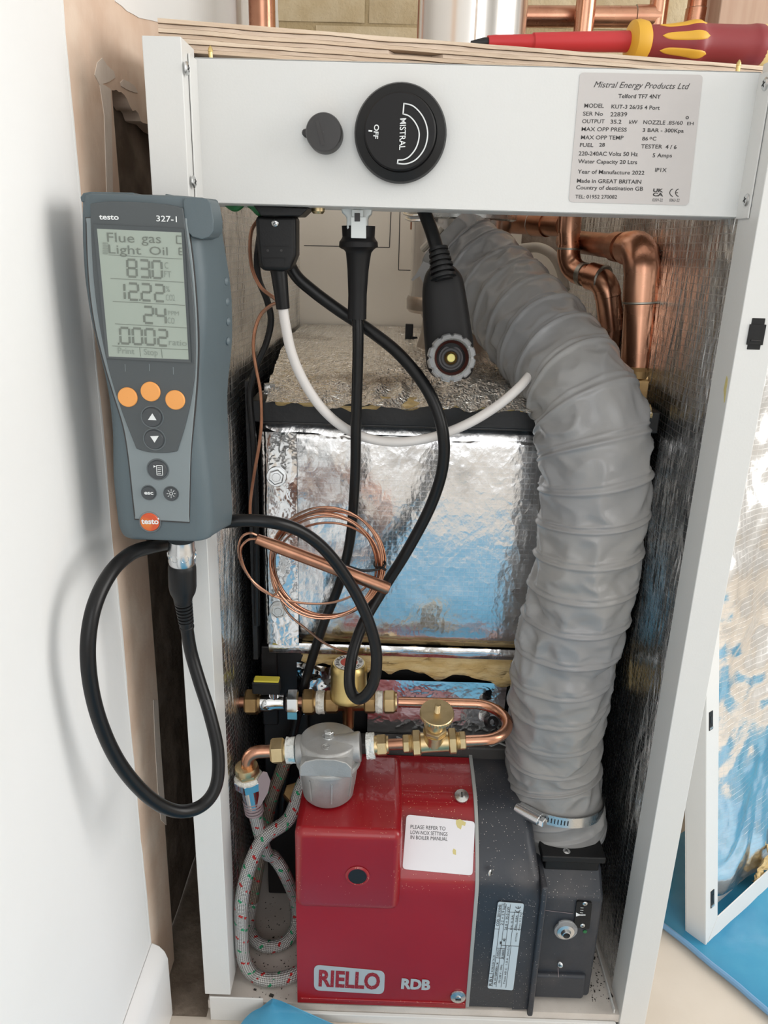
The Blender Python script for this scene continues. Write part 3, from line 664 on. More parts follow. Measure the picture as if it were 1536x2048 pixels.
# ================================================================== FLUE, BOARD ON TOP, PIPES
fx, fy = 0.2855, 0.45
flue = thing('flue_pipe', (fx, fy, 0.74), 'shiny stainless flue pipe rising behind the plywood from the boiler top', 'flue pipe')
zc_ = a(915, 432, fy).z; zr = a(850, 606, fy).z
mb = MB().m('stainless'); mb.lathe([(0.0675, zc_+0.005), (0.0675, 1.75)], (fx, fy, 0), (0, 0, 1), 72)
mb.m('stainring').box((-0.0012, -0.0685, zc_+0.005), (0.0012, -0.0665, 1.75), Matrix.Rotation(-0.02, 3, 'Z'), (fx, fy, 0)); mb.done('flue_tube', flue)
mb = MB().m('stainless'); mb.lathe([(0.0690, zr), (0.0665, zr+0.02), (0.0672, zc_)], (fx, fy, 0), (0, 0, 1), 72); mb.done('flue_adaptor', flue)
mb = MB().m('stainring'); mb.lathe([(0.067, zr-0.012), (0.0705, zr-0.008), (0.0710, zr+0.006), (0.0690, zr+0.010)], (fx, fy, 0), (0, 0, 1), 72); mb.done('lower_ring', flue)
mb = MB().m('stainring'); mb.lathe([(0.048, zr-0.020), (0.052, zr-0.011)], (fx, fy, 0), (0, 0, 1), 48); mb.lathe([(0.056, 0.736), (0.049, 0.760), (0.047, zr-0.018)], (fx, fy, 0), (0, 0, 1), 48); mb.done('spigot', flue)
mb = MB().m('zinc'); mb.lathe([(0.0690, zc_-0.006), (0.0735, zc_-0.004), (0.0745, zc_+0.010), (0.0690, zc_+0.016)], (fx, fy, 0), (0, 0, 1), 72)
q = a(838, 436, fy-0.06); mb.m('chrome').box((-0.012, -0.004, -0.004), (0.014, 0.003, 0.004), None, q)
mb.tube(spline([a(812, 437, fy-0.05), a(822, 441, fy-0.07), a(842, 441, fy-0.08), a(862, 439, fy-0.08)], 6), 0.0017, 8)
mb.tube(spline([a(808, 427, fy-0.05), a(820, 431, fy-0.07), a(840, 431, fy-0.08)], 6), 0.0017, 8); mb.done('clamp_band', flue)
# plywood: plies stacked, front edge slanting away to the right
pA = a(315, 36, 0.052); pB = a(1500, 130, 0.20)
dirn = Vector((pB.x-pA.x, pB.y-pA.y, 0)); Lp = dirn.length; dirn.normalize(); nrm = Vector((-dirn.y, dirn.x, 0))
thk = 0.0235; zt0 = pA.z; slope = (pB.z-pA.z)/Lp
ply = thing('plywood_board', (pA.x+0.25, pA.y+0.15, pA.z-thk), 'rough cut plywood board lying across the boiler top under the screwdriver', 'plywood')
nl = 7
for i in range(nl):
    z1 = -thk*i/nl; z0 = -thk*(i+1)/nl + 0.0002
    mb = MB().m('ply' if i % 2 == 0 else 'plydark')
    back = 0.14
    ns = 70; topv, botv = [], []
    for k in range(ns+1):
        s_ = k/ns*(Lp+0.03)
        off = 0.0012*noise.noise((s_*30, i*7, 1)) + (0.0016 if i % 2 else 0) + 0.0008*noise.noise((s_*90, i, 2))
        if i in (1, 3) and noise.noise((s_*7, i*3, 4)) > 0.38: off += 0.010
        e0 = pA + dirn*s_ + nrm*off; ez = pA.z + slope*s_
        cut = 0.0010*noise.noise((s_*18, i*2, 5))-0.0003
        P4 = [Vector((e0.x, e0.y, ez+z1+cut*(i > 0))), Vector((e0.x, e0.y, ez+z0+0.0010*noise.noise((s_*18, (i+1)*2, 5))*(i < nl-1))),
              Vector((e0.x, e0.y, ez+z0))+nrm*(back-off), Vector((e0.x, e0.y, ez+z1))+nrm*(back-off)]
        topv.append([mb.v(x) for x in P4])
    for A_, B_ in zip(topv, topv[1:]):
        for j in range(4): mb.f([A_[j], B_[j], B_[(j+1) % 4], A_[(j+1) % 4]])
    mb.f(topv[0]); mb.f(topv[-1][::-1])
    mb.done('ply', ply)
# screwdriver lying on it
def plyz(x, y):
    s_ = (Vector((x, y, 0))-Vector((pA.x, pA.y, 0))).dot(dirn); return pA.z+slope*s_
h0, h1 = a(1262, 83, 0.235), a(1536, 93, 0.262)
axd = (h1-h0); hl = axd.length; axd.normalize()
drv = thing('screwdriver', h0, 'red and yellow insulated screwdriver lying on the plywood', 'screwdriver')
R_ = 0.0192
mb = MB().m('drhandle'); hp = [(0.0145, 0.010), (0.0155, 0.020), (0.0162, 0.035), (0.0185, 0.052), (R_*1.09, 0.062), (R_*1.09, 0.070), (R_*0.97, 0.080), (R_*0.98, hl-0.030), (R_*1.05, hl-0.018), (R_*0.98, hl-0.006), (R_*0.8, hl-0.001)]
hp = spline([Vector((r, h, 0)) for r, h in hp], 4); mb.lathe([(p.x, p.y) for p in hp], h0, axd, 36); mb.done('handle', drv)
mb = MB().m('dryellow'); mb.lathe([(0.012, -0.004), (0.0190, 0.000), (0.0200, 0.006), (0.0185, 0.014), (0.0150, 0.0165)], h0, axd, 30); mb.done('collar', drv)
mb = MB().m('dryellowp'); mb.lathe([(R_*1.02, hl-0.014), (R_*1.04, hl-0.008), (R_*0.85, hl+0.002), (R_*0.5, hl+0.0045), (0.0001, hl+0.005)], h0, axd, 30, caps=False); mb.done('end_cap', drv)
u_, v_, n_ = frame(axd)
for k, ang in enumerate((2.97-0.85*3, 2.97-0.85*2, 2.97-0.85, 2.97, 2.97+0.85, 2.97+0.85*2, 2.97+0.85*3)):
    mb = MB().m('dryellow')
    # raised soft grip pad following the handle
    def pad(u, v):
        t = 0.026+0.050*u; wdt = 0.27*min(1, 3.2*u+0.55)*math.sqrt(max(0.0, 1-abs(2*u-1)**4))
        rr = 0.0
        for (p_, q_) in zip(hp, hp[1:]):
            if p_.y <= t <= q_.y: rr = p_.x+(q_.x-p_.x)*(t-p_.y)/(q_.y-p_.y+1e-9)
        th = ang+wdt*(2*v-1); lift = 0.0006-0.0016*abs(2*v-1)**6
        rad = u_*0 + Vector((0, 0, 0))
        return h0+n_*t+(u_*math.cos(th)+v_*math.sin(th))*(rr+lift)
    mb.grid(pad, 16, 10); mb.done('grip_pad', drv, angle=180)
s1 = a(975, 85, 0.205)
sd = (h0-s1).normalized(); sl = (h0-s1).length
mb = MB().m('drred'); mb.lathe([(0.0060, 0.0), (0.0066, 0.006), (0.0070, sl*0.30), (0.0084, sl*0.31), (0.0098, sl)], s1, sd, 24); mb.done('insulated_shaft', drv)
mb = MB().m('blacksteel'); mb.lathe([(0.0016, -0.017), (0.0045, -0.004), (0.0045, 0.002)], s1, sd, 16); mb.done('tip', drv)
for o in drv.children: pass
# copper pipes -------------------------------------------------------
def pipe(mb, pts, r, seg=24): mb.tube(pts, r, seg); return mb
def bend(p0, c, p1, r, n=10):
    """rounded corner from p0 to p1 round corner point c with radius r"""
    p0, c, p1 = Vector(p0), Vector(c), Vector(p1); d0 = (p0-c).normalized(); d1 = (p1-c).normalized()
    s, e = c+d0*r, c+d1*r
    return [s*(1-t)**2+c*2*t*(1-t)+e*t*t for t in [i/n for i in range(n+1)]]
PY1 = 0.235
b0 = a(1272, 745, PY1); top1 = a(1287, 500, PY1); l1 = a(1140, 482, PY1+0.245)
cp1 = thing('copper_pipe', b0, 'thick upright copper pipe by the right foil wall, topped with an elbow', 'pipe')
mb = MB().m('copper'); pipe(mb, [b0, b0+(top1-b0)*0.62], 0.0178); mb.done('pipe_length', cp1)
mb = MB().m('copper'); arc = bend(b0, top1, l1, 0.026)
pts = [b0+(top1-b0)*0.58]+arc; mb.tube(pts, [0.0196]*2+[0.0202]*(len(pts)-2), 28)
mb.tube([arc[-1], arc[-1]+(l1-top1).normalized()*0.016], 0.0190, 28)
mb.done('elbow', cp1)
mb = MB().m('solder'); q = b0+(top1-b0)*0.585; mb.lathe([(0.0180, -0.0015), (0.0199, -0.0005), (0.0199, 0.0012), (0.0180, 0.002)], q, top1-b0, 28); mb.done('solder_ring', cp1)
mb = MB().m('copperdull'); q = arc[-1]; dd = (l1-top1).normalized(); mb.tube([q, q+dd*0.24], 0.0145, 24); mb.tube([q+dd*0.030, q+dd*0.052], 0.0172, 24); mb.done('pipe_length', cp1)
mb = MB().m('brassdark'); mb.lathe([(0.027, -0.03), (0.027, -0.006), (0.0245, -0.004), (0.0225, 0.004), (0.0185, 0.006)], b0, (0, 0, 1), 6, 0.3); mb.lathe([(0.0235, -0.004), (0.0240, 0.004), (0.0200, 0.008)], b0, (0, 0, 1), 32); mb.done('union_nut', cp1)
PY2 = 0.40
t2 = a(1137, 405, PY2); c2 = a(1137, 541, PY2); c3 = a(1212, 560, PY2-0.05); d3 = a(1224, 660, PY2-0.05); d4 = a(1205, 790, PY2-0.05)
cp2 = thing('copper_pipe', c2, 'slimmer copper pipe with two elbows stepping down behind the grey hose', 'pipe')
mb = MB().m('copper'); A1 = bend(t2, c2, c3, 0.024); mb.tube([a(1139, 492, PY2)]+A1, 0.0148, 24); mb.done('elbow', cp2)
mb = MB().m('copper'); mb.tube([t2+Vector((0, 0, 0.09)), a(1138, 466, PY2)], 0.0150, 24); mb.tube([a(1138, 460, PY2), a(1139, 500, PY2)], 0.0138, 24); mb.done('pipe_length', cp2)
mb = MB().m('solder'); q = a(1138, 498, PY2); mb.lathe([(0.0138, -0.002), (0.0152, -0.001), (0.0152, 0.001), (0.0138, 0.002)], q, (0, 0, 1), 24); q = A1[-1]; mb.lathe([(0.0135, -0.003), (0.0150, -0.002), (0.0150, 0.004), (0.0135, 0.005)], q, c3-c2, 24); mb.done('solder_ring', cp2)
mb = MB().m('copper'); ds = (c3-c2).normalized(); q = A1[-1]; mb.tube([q, q+ds*0.012], 0.0135, 24); mb.tube([q+ds*0.011, q+ds*0.014, q+ds*0.034], [0.0138, 0.0172, 0.0172], 24)
A2 = bend(q+ds*0.034, c3, d3, 0.021); mb.tube([q+ds*0.032]+A2, 0.0166, 24); mb.tube([A2[-1], d3], 0.0160, 24); mb.done('elbow', cp2)
mb = MB().m('solder'); mb.lathe([(0.0160, -0.0015), (0.0178, 0), (0.0160, 0.0015)], q+ds*0.035, ds, 24); mb.done('solder_ring', cp2)
mb = MB().m('copperdull'); mb.tube([d3+(d3-d4).normalized()*0.005, d4], 0.0145, 24); mb.done('pipe_length', cp2)
h0_, h1_ = a(1044, 446, 0.50), a(1128, 450, 0.43)
cp3 = thing('copper_pipe', h0_, 'short dark copper pipe running level behind the slimmer elbowed pipe', 'pipe')
mb = MB().m('copperdull'); mb.tube([h0_-(h1_-h0_)*0.6, h1_], 0.0150, 24); mb.tube([h0_+(h1_-h0_)*.3, h0_+(h1_-h0_)*.62], 0.0168, 24); mb.done('pipe_length', cp3)
mb = MB().m('solder'); mb.lathe([(0.0152, -0.002), (0.0172, 0), (0.0152, 0.002)], h0_+(h1_-h0_)*.3, h1_-h0_, 24); mb.done('solder_ring', cp3)
# pipes above the board, in front of the brick wall
def toppipe(label, pts, r, sock=None, mt='copper'):
    t = thing('copper_pipe', pts[0], label, 'pipe')
    mb = MB().m(mt); mb.tube(pts, r, 24); mb.done('pipe_length', t)
    if sock:
        mb = MB().m(mt); mb.tube(sock, r*1.12, 24); mb.done('socket', t)
        mb = MB().m('solder'); d = sock[1]-sock[0]; mb.lathe([(r, -0.001), (r*1.14, 0), (r, 0.0015)], sock[0], d, 24); mb.done('solder_ring', t)
    return t
YT = 0.66
p = a(524, 20, 0.70); toppipe('fat copper riser against the white wall at the plywood end', [Vector((p.x, 0.70, 0.9)), Vector((p.x, 0.70, 1.8))], 0.0205)
g0, g1 = a(1040, 33, YT), a(1318, 34, YT)
toppipe('level copper pipe crossing the brick wall behind the screwdriver', [g0, g1], 0.0142, [a(1270, 34, YT), a(1306, 34, YT)])
p = a(1172, 20, YT-0.045); toppipe('copper riser passing in front of the level pipe', [Vector((p.x-0.003, YT-0.045, 0.95)), Vector((p.x+0.004, YT-0.045, 1.8))], 0.0142)
p = a(1318, 20, YT); toppipe('copper riser joined by a tee to the level pipe end', [Vector((p.x-0.002, YT, 1.06)), Vector((p.x+0.004, YT, 1.8))], 0.0138)
p = a(1395, 20, YT); toppipe('copper riser with a socket nearest the timber post', [Vector((p.x-0.002, YT, 1.0)), Vector((p.x+0.003, YT, 1.8))], 0.0150, [Vector((p.x, YT, a(1395, 19, YT).z)), Vector((p.x-0.001, YT, a(1395, 50, YT).z))])
p = a(842, 30, 0.62); toppipe('slim dark strip standing in for the reflection at the left flue edge', [Vector((p.x, 0.60, 0.9)), Vector((p.x, 0.60, 1.8))], 0.0052, None, 'copperdull')  # dark edge reflection of the flue, built as a thin brown tube
# timber post
p = a(1440, 20, 0.60)
mb = MB().m('post'); mb.box((p.x, 0.60, 0.0), (p.x+0.14, 0.65, 2.34)); mb.box((p.x-0.004, 0.645, 0), (p.x+0.02, 0.66, 2.34))
post = mb.done('timber_post', bevel=0.002); post['label'] = 'pinkish bare timber post standing behind the screwdriver handle'; post['category'] = 'post'
# cream plastic hose in the cut-out
pts = spline([a(1030, 500, 0.55), a(1052, 496, 0.55), a(1080, 496, 0.54), a(1105, 510, 0.52), a(1122, 540, 0.50), a(1130, 580, 0.48)], 8)
mb = MB().m('cuff'); mb.tube(pts, 0.0072, 14); o = mb.done('plastic_hose'); o['label'] = 'cream plastic hose curving out of the back panel cut-out'; o['category'] = 'hose'

# ================================================================== GREY AIR HOSE
hp_ = [(1118, 1655, .095), (1112, 1590, .098), (1108, 1500, .105), (1122, 1350, .092), (1155, 1200, .086), (1182, 1050, .086), (1190, 920, .092), (1168, 800, .12), (1095, 690, .19), (1005, 590, .28), (935, 520, .335), (893, 480, .345)]
hpath = spline([a(*p) for p in hp_], 56)
ah = thing('air_hose', a(1118, 1655, .095), 'grey coated fabric air hose spiralling from the burner up to the flue', 'hose')
Ltot = sum((q-p).length for p, q in zip(hpath, hpath[1:]))
pit = 0.037
def hr(s, th, p, r):
    ph = (s/pit - th/(2*math.pi)*1.0) % 1.0
    d = min(ph, 1-ph)
    ridge = 0.0027*math.exp(-(d/0.05)**2) + 0.0016*math.exp(-((ph-0.16)/0.025)**2)
    sag = -0.0040*math.sin(math.pi*ph)**1.2*(0.55+0.6*noise.noise((math.cos(th)*1.3, math.sin(th)*1.3, s*22+3)))
    cz, sz = math.cos(th), math.sin(th)
    f1 = noise.noise((cz*1.5+s*16, sz*1.5-s*12, s*24+cz*0.8)); f2 = noise.noise((cz*2.6-s*30, sz*2.6+s*26, s*52+cz*2))
    fold = ((1-abs(f1)*3.4)*0.0046 + (1-abs(f2)*2.6)*0.0012)*(0.55+0.9*max(0, noise.noise((cz*0.9+5, sz*0.9, s*9))+0.35))
    lim = math.sin(math.pi*ph)
    big = 0.0028*noise.noise((cz*1.2, sz*1.2, s*13))
    rr = r + ridge + sag + fold*lim + big
    if s < 0.02: rr = r*0.985 + (rr-r)*0.3 + 0.002
    cl = math.exp(-((s-0.045)/0.010)**2); rr = rr*(1-cl)+ (r-0.003)*cl
    return rr
rad = []
for i in range(len(hpath)):
    t = i/(len(hpath)-1); rad.append(0.0545 if t < 0.85 else 0.0545-0.010*(t-0.85)/0.15)
mb = MB().m('hose'); mb.tube(hpath, rad, 120, caps=False, rf=hr); mb.done('hose_wall', ah, angle=180, solid=0.001)
# torn tail of the hose by the flue
mb = MB().m('hose')
T = [(872, 470), (862, 500), (845, 525), (832, 548), (822, 560), (826, 562), (840, 552), (846, 566), (853, 556), (858, 570), (868, 545), (880, 530), (890, 500)]
mb.poly([a(x, y, 0.315+0.004*math.sin(i*1.7)) for i, (x, y) in enumerate(T)], (0, 1, 0), 0.0012); mb.done('torn_end', ah)
mb = MB().m('cuff'); mb.tube([a(846, 498, 0.345), a(868, 476, 0.33), a(884, 456, 0.33)], 0.0045, 10); mb.done('tie_strip', ah)
# worm drive clip on it
i0 = min(range(len(hpath)), key=lambda i: abs(sum((hpath[k+1]-hpath[k]).length for k in range(i))-0.045))
cc = hpath[i0]; cn = (hpath[i0+1]-hpath[i0]).normalized(); cn = (cn+Vector((0.20, 0.04, 0))).normalized()
cl = thing('hose_clip', cc, 'steel worm drive clip clamped round the foot of the grey hose', 'hose clip')
cr_ = 0.0550
cu_, cv_, _ = frame(cn)
mb = MB().m('zinc'); mb.lathe([(cr_, -0.006), (cr_+0.0012, -0.006), (cr_+0.0012, 0.006), (cr_, 0.006)], cc, cn, 96, caps=False); mb.done('band', cl)
mb = MB().m('darksteel')
for k in range(44):
    th = 2*math.pi*k/96 + 3.5
    rd = cu_*math.cos(th)+cv_*math.sin(th)
    if rd.y > 0.2: continue
    tg = cn.cross(rd); R = Matrix((rd, tg, cn)).transposed(); mb.box((-0.0002, -0.0006, -0.0028), (0.0005, 0.0006, 0.0028), R, cc+rd*(cr_+0.0012))
mb.done('thread_slots', cl, kind='stuff')
rd = ((a(1052, 1598, 0.05)-cc)); rd = (rd-cn*rd.dot(cn)).normalized(); tg = cn.cross(rd)
R = Matrix((rd, tg, cn)).transposed(); hc = cc+rd*(cr_+0.006)
mb = MB().m('silver'); mb.lathe([(0.0066, -0.016), (0.0066, 0.016)], hc, tg, 20); mb.box((-0.006, -0.014, -0.007), (0.001, 0.016, 0.007), R, hc); mb.done('screw_housing', cl, bevel=0.0008)
sg = 1 if (tg.x > 0) else -1
mb = MB().m('chrome'); mb.hexnut(hc+tg*sg*0.0165, tg*sg, 0.0058, 0.006); mb.lathe([(0.004, 0), (0.004, 0.005)], hc+tg*sg*0.012, tg*sg, 14); mb.done('clip_screw', cl)
# ================================================================== BURNER
XB0, XB1 = 0.1085, 0.3075
YB0, ZB0, ZBT = 0.003, 0.0245, 0.282
burner = thing('oil_burner', (0.28, 0.1, 0.022), 'red and black oil burner on the boiler floor below the fuel filter', 'burner')
def side_profile(y0, zb, zk, zt, yr, bulge=0.0):
    """side outline: upright front to zk, then a curved slope back up to zt at yr"""
    up = spline([Vector((y0, zk-0.03, 0)), Vector((y0+0.0008, zk-0.008, 0)), Vector((y0+0.006, zk+0.008, 0)), Vector((y0+0.026, zk+0.034+bulge, 0)), Vector((y0+0.058, zk+0.060+bulge, 0)), Vector((y0+0.095, zt-0.002, 0)), Vector((y0+0.125, zt, 0)), Vector((yr, zt+0.001, 0))], 5)
    return [(y0, zb+0.004), (y0+0.003, zb)] + [(yr, zb)] + [(yr, zt)] + [(p.x, p.y) for p in reversed(up)]
YR = 0.135
mb = MB().m('red')
pr = side_profile(YB0, ZB0, 0.208, ZBT-0.004, YR)
pr[0], pr[1] = (YB0, ZB0), (YB0, ZB0)
pr = [pr[0]]+pr[2:]
mb.poly([(XB0, y, z) for y, z in pr], (1, 0, 0), XB1-XB0); cover = mb.done('burner_cover', burner, bevel=0.006, seg=3, angle=50)
# raised box on the left of the cover
mb = MB().m('red'); zl = 0.168
mb.poly([(XB0-0.0006, y, z) for y, z in [(YB0-0.0065, zl+0.016), (YB0-0.0070, ZBT), (YR, ZBT), (YR, zl), (YB0+0.0005, zl)]], (1, 0, 0), 0.1165); hump = mb.done('cover_hump', cover, bevel=0.010, seg=5, angle=60)
mb = MB().m('blacksteel'); hc_ = a(715, 1752, YB0-0.0072); mb.lathe([(0.0102, 0.0), (0.0102, 0.0008)], hc_, (0, -1, 0), 36); mb.m('red').lathe([(0.0102, 0), (0.0102, 0.0011), (0.0114, 0.0014), (0.0132, 0.0002)], hc_, (0, -1, 0), 36, caps=False); mb.done('sight_hole', cover)
mb = MB().m('red'); mb.box((XB0+0.004, YB0-0.0015, ZB0+0.006), (XB1-0.001, YB0+0.004, ZB0+0.0095)); mb.done('cover_rib', cover, bevel=0.001)
# badge
plr = ypl(YB0-0.0004)
mb = MB().m('logogrey'); mb.poly(rrect(plr, [(628, 1929), (770, 1942), (768, 1988), (628, 1980)], 12, 5), (0, -1, 0), 0.0004)
plr2 = ypl(YB0-0.0009); text(mb, 'RIELLO', plr2, 637, 1971, 759, 1978, 31, 0.0002, 'red', bold=0.035)
text(mb, 'RDB', plr, 802, 1976, 860, 1979, 19, 0.0003, 'logogrey', bold=0.05); mb.done('maker_badge', cover)
# cover screws with large washers
for nm, px, py, Y, axs, r in (('cover_screw', 916, 1993, YB0-0.0005, (0, -1, 0), 0.0092), ('cover_screw', 929, 1511, 0.085, (0, -0.45, 1), 0.0085)):
    c = a(px, py, Y) if Y < 0.05 else Vector((a(px, py, 0.070).x, 0.070, 0.2735))
    mb = MB().m('zinc'); mb.lathe([(r, 0), (r*0.95, 0.0016), (r*0.4, 0.0026), (r*0.38, 0.004), (0.0001, 0.0042)], c, axs, 32); mb.m('darksteel')
    u_, v_, n_ = frame(axs); mb.box((-r*0.36, -r*0.08, 0.0036), (r*0.36, r*0.08, 0.0046), Matrix((u_, v_, n_)).transposed(), c); mb.done(nm, cover)
# sticker on the sloping right part of the cover
q0 = Vector((0.266, YB0+0.0058, 0.2155)); q1 = Vector((0.266, YB0+0.026, 0.242)); sl_ = (q1-q0).normalized(); sn = Vector((1, 0, 0)).cross(sl_); sn = sn if sn.y < 0 else -sn
sbase = a(878, 1752, YB0+0.004)
ps = apl(q0+sn*0.0008, sn)
mb = MB().m('sticker')
C4 = [(813, 1629), (950, 1643), (945, 1751), (805, 1738)]
mb.poly(rrect(ps, C4, 8), sn, 0.0004); ps2 = apl(q0+sn*0.0013, sn)
for t, x0, y0, x1, y1 in (('PLEASE REFER TO', 821, 1657, 891, 1661), ('LOW-NOX SETTINGS', 821, 1668, 895, 1672), ('IN BOILER MANUAL', 821, 1678, 895, 1682)): text(mb, t, ps2, x0, y0, x1, y1, 7.6, 0.0001, 'ink', bold=0.0)
mb.m('stain')
for S in ([(912, 1640), (920, 1638), (932, 1645), (930, 1652), (924, 1650), (922, 1659), (915, 1655), (912, 1648)], [(907, 1697), (912, 1700), (912, 1710), (906, 1708), (905, 1702)]): mb.f([mb.v(ps2(x, y)) for x, y in S])
mb.done('notice_sticker', cover)
# gasket strip, black fan scroll and air intake box
mb = MB().m('gasket')
def slab(prf, x0, x1, mt, name, bev=0.004, parent=None, seg=3):
    mb = MB().m(mt); mb.poly([(x0, y, z) for y, z in prf], (1, 0, 0), x1-x0); return mb.done(name, parent or burner, bevel=bev, seg=seg, angle=50)
prg = side_profile(YB0-0.001, ZB0, 0.210, ZBT-0.001, YR+0.01)
slab(prg, XB1-0.0004, XB1+0.0038, 'gasket', 'gasket_strip', 0.0006)
prs = side_profile(YB0+0.001, ZB0-0.001, 0.207, ZBT-0.006, YR+0.03)
XS = 0.3835
scroll = slab(prs, XB1+0.0038, XS-0.020, 'burnerblack', 'fan_scroll', 0.004)
# rounded right shoulder of the scroll
mb = MB().m('burnerblack')
def shoulder(u, v):
    # v runs along the side profile (front bottom -> top rear), u rounds over to the right
    P = [p for p in reversed(prs[3:])] ; 
    pts = [(YB0+0.001, ZB0)]+P
    k = v*(len(pts)-1); i = min(int(k), len(pts)-2); f = k-i
    y = pts[i][0]*(1-f)+pts[i+1][0]*f; z = pts[i][1]*(1-f)+pts[i+1][1]*f
    th = u*math.pi/2; zz = max(0, (z-0.19)/0.09); rad = 0.004+0.030*min(1, zz)**1.2
    x = XS-0.021+(0.021)*math.sin(th)
    dn = rad*(1-math.cos(th))
    return Vector((x-0.010*min(1, zz)*u, y+dn*0.55, z-dn*(0.9 if z > 0.19 else 0.0)))
mb.grid(shoulder, 10, 50); mb.done('scroll_shoulder', scroll, angle=180)
mb = MB().m('burnerblack'); mb.poly([(XS-0.021, y, z) for y, z in [(0.006, ZB0), (0.12, ZB0), (0.12, 0.20), (0.04, 0.20), (0.006, 0.19)]], (1, 0, 0), 0.020)
mb.box((XS-0.003, YB0-0.003, ZB0-0.006), (XS+0.0035, 0.09, 0.212)); mb.done('scroll_flange', scroll, bevel=0.002)
screw('clamp_screw', a(980, 1745, YB0+0.0005), (0.7, -0.6, 0.1), 0.0038, scroll)
# rating label of the burner, printed to be read from the side
plb = ypl(YB0-0.0002); c4 = [(996, 1803), (1048, 1807), (1026, 1980), (975, 1976)]
mb = MB().m('bluelabel'); mb.poly(rrect(plb, c4, 4), (0, -1, 0), 0.0005)
plb2 = ypl(YB0-0.0009)
def B(s, t):   # s across (0 left .. 1 right), t along (0 bottom .. 1 top)
    bl, br, tl, tr = Vector((975, 1976)), Vector((1026, 1980)), Vector((996, 1803)), Vector((1048, 1807))
    p = (bl*(1-s)+br*s)*(1-t)+(tl*(1-s)+tr*s)*t; return p.x, p.y
def BT(txt, s, t0, t1, h, b=0.01): p, q = B(s, t0), B(s, t1); text(mb, txt, plb2, *p, *q, h, 0.0002, 'ink', bold=b)
BT('R.B.L.', 0.155, 0.03, 0.16, 6, 0.01); BT('ROBLE BX 26-35', 0.14, 0.19, 0.38, 4.0, 0.0); BT('COD. 20153643', 0.14, 0.72, 0.965, 5, 0.01)
BT('N. 01128F000114', 0.30, 0.05, 0.30, 4.2, 0.01); BT('1N~230 V - 50Hz', 0.47, 0.07, 0.28, 4.0, 0.0); BT('DZDO', 0.30, 0.375, 0.455, 4.8, 0.01); BT('2.2 + 2.9 kg/h', 0.30, 0.735, 0.99, 5.0, 0.0)
BT('0.160kW', 0.47, 0.36, 0.455, 4.2, 0.01); BT('26.0 + 35.0 kW', 0.475, 0.68, 0.95, 5.2, 0.0); BT('Tmax 60 C  1.0-6  mm2/s', 0.66, 0.06, 0.50, 4.0, 0.0)
BT('Int. 0.3A', 0.66, 0.69, 0.86, 3.6, 0.0); BT('Max. 0.8A', 0.82, 0.69, 0.86, 3.6, 0.0); BT('Pmax 0.2 Pa', 0.97, 0.69, 0.88, 3.6, 0.0); BT('VETTORE', 0.90, 0.555, 0.66, 3.2, 0.0)
def BL(s0, t0, s1, t1): line(mb, plb2, B(s0, t0), B(s1, t1), 0.8, 0.0002, 'ink')
for s_, t0, t1 in ((0.17, 0.02, 0.98), (0.33, 0.02, 0.98), (0.49, 0.34, 0.98), (0.52, 0.02, 0.5), (0.68, 0.5, 0.90), (0.84, 0.68, 0.90), (0.71, 0.02, 0.5)): BL(s_, t0, s_, t1)
for t_, s0, s1 in ((0.17, 0, 0.17), (0.355, 0.17, 0.49), (0.465, 0.17, 0.49), (0.505, 0.3, 1.0), (0.70, 0.49, 1.0), (0.685, 0.0, 0.17), (0.89, 0.49, 1.0)): BL(s0, t_, s1, t_)
for k, t0 in ((0, 0.925), (1, 0.965)):
    p = Vector(B(0.79, t0)); arc = [(p.x-5.0*math.sin(t)*1.0, p.y+5.2*math.cos(t)*0.9) for t in [(-80+160*i/8)*math.pi/180 for i in range(9)]]
    for q0_, q1_ in zip(arc, arc[1:]): line(mb, plb2, q0_, q1_, 1.3, 0.0002, 'ink')
    if k: line(mb, plb2, (p.x, p.y), (p.x, p.y+4.5), 1.2, 0.0002, 'ink')
# little flame and eye mark
for dx, dy in ((-3, -5), (0, -6), (3, -5)): p = Vector(B(0.42, 0.55)); line(mb, plb2, (p.x, p.y), (p.x+dx, p.y+dy), 1.0, 0.0002, 'ink')
line(mb, plb2, B(0.3, 0.515), B(0.3, 0.545), 3.5, 0.0002, 'ink')
mb.done('burner_label', scroll)
# air box
XA0, XA1, YA = XS+0.002, 0.4545, 0.020
mb = MB().m('burnerblack'); zt1 = 0.205
s_pf = [(YA, ZB0+0.004), (0.16, ZB0+0.004), (0.16, zt1+0.004), (YA+0.022, zt1), (YA, zt1-0.026)]
mb.poly([(XA0, y, z) for y, z in s_pf], (1, 0, 0), 0.457-XA0); airbox = mb.done('air_intake_box', burner, bevel=0.0045, seg=3, angle=50)
mb = MB().m('burnerblack')
n0, n1 = a(1195, 1925, YA).z, ZB0
mb = MB().m('burnerblack'); mb.box((XA0+0.002, YA-0.0055, ZB0+0.006), (0.449, YA+0.01, a(1150, 1945, YA).z)); mb.done('lower_step', airbox, bevel=0.004)
mb = MB().m('blackplastic'); mb.box((XA0+0.004, YA+0.016, zt1-0.002), (0.452, 0.155, zt1+0.020)); mb.done('intake_neck', airbox, bevel=0.002)
mb = MB().m('blackplastic'); mb.box((XA0-0.002, YA+0.008, zt1+0.016), (0.456, 0.165, zt1+0.0245)); mb.done('intake_plate', airbox, bevel=0.002)
mb = MB().m('blackplastic'); mb.lathe([(0.045, 0), (0.045, 0.012)], (a(1118, 1655, .095).x, 0.095, zt1+0.02), (0, 0, 1), 40); mb.done('intake_spigot', airbox)
pz_ = zt1+0.0245; screw('plate_screw', az(1133, 1703, pz_), (0, 0, 1), 0.0042, airbox)
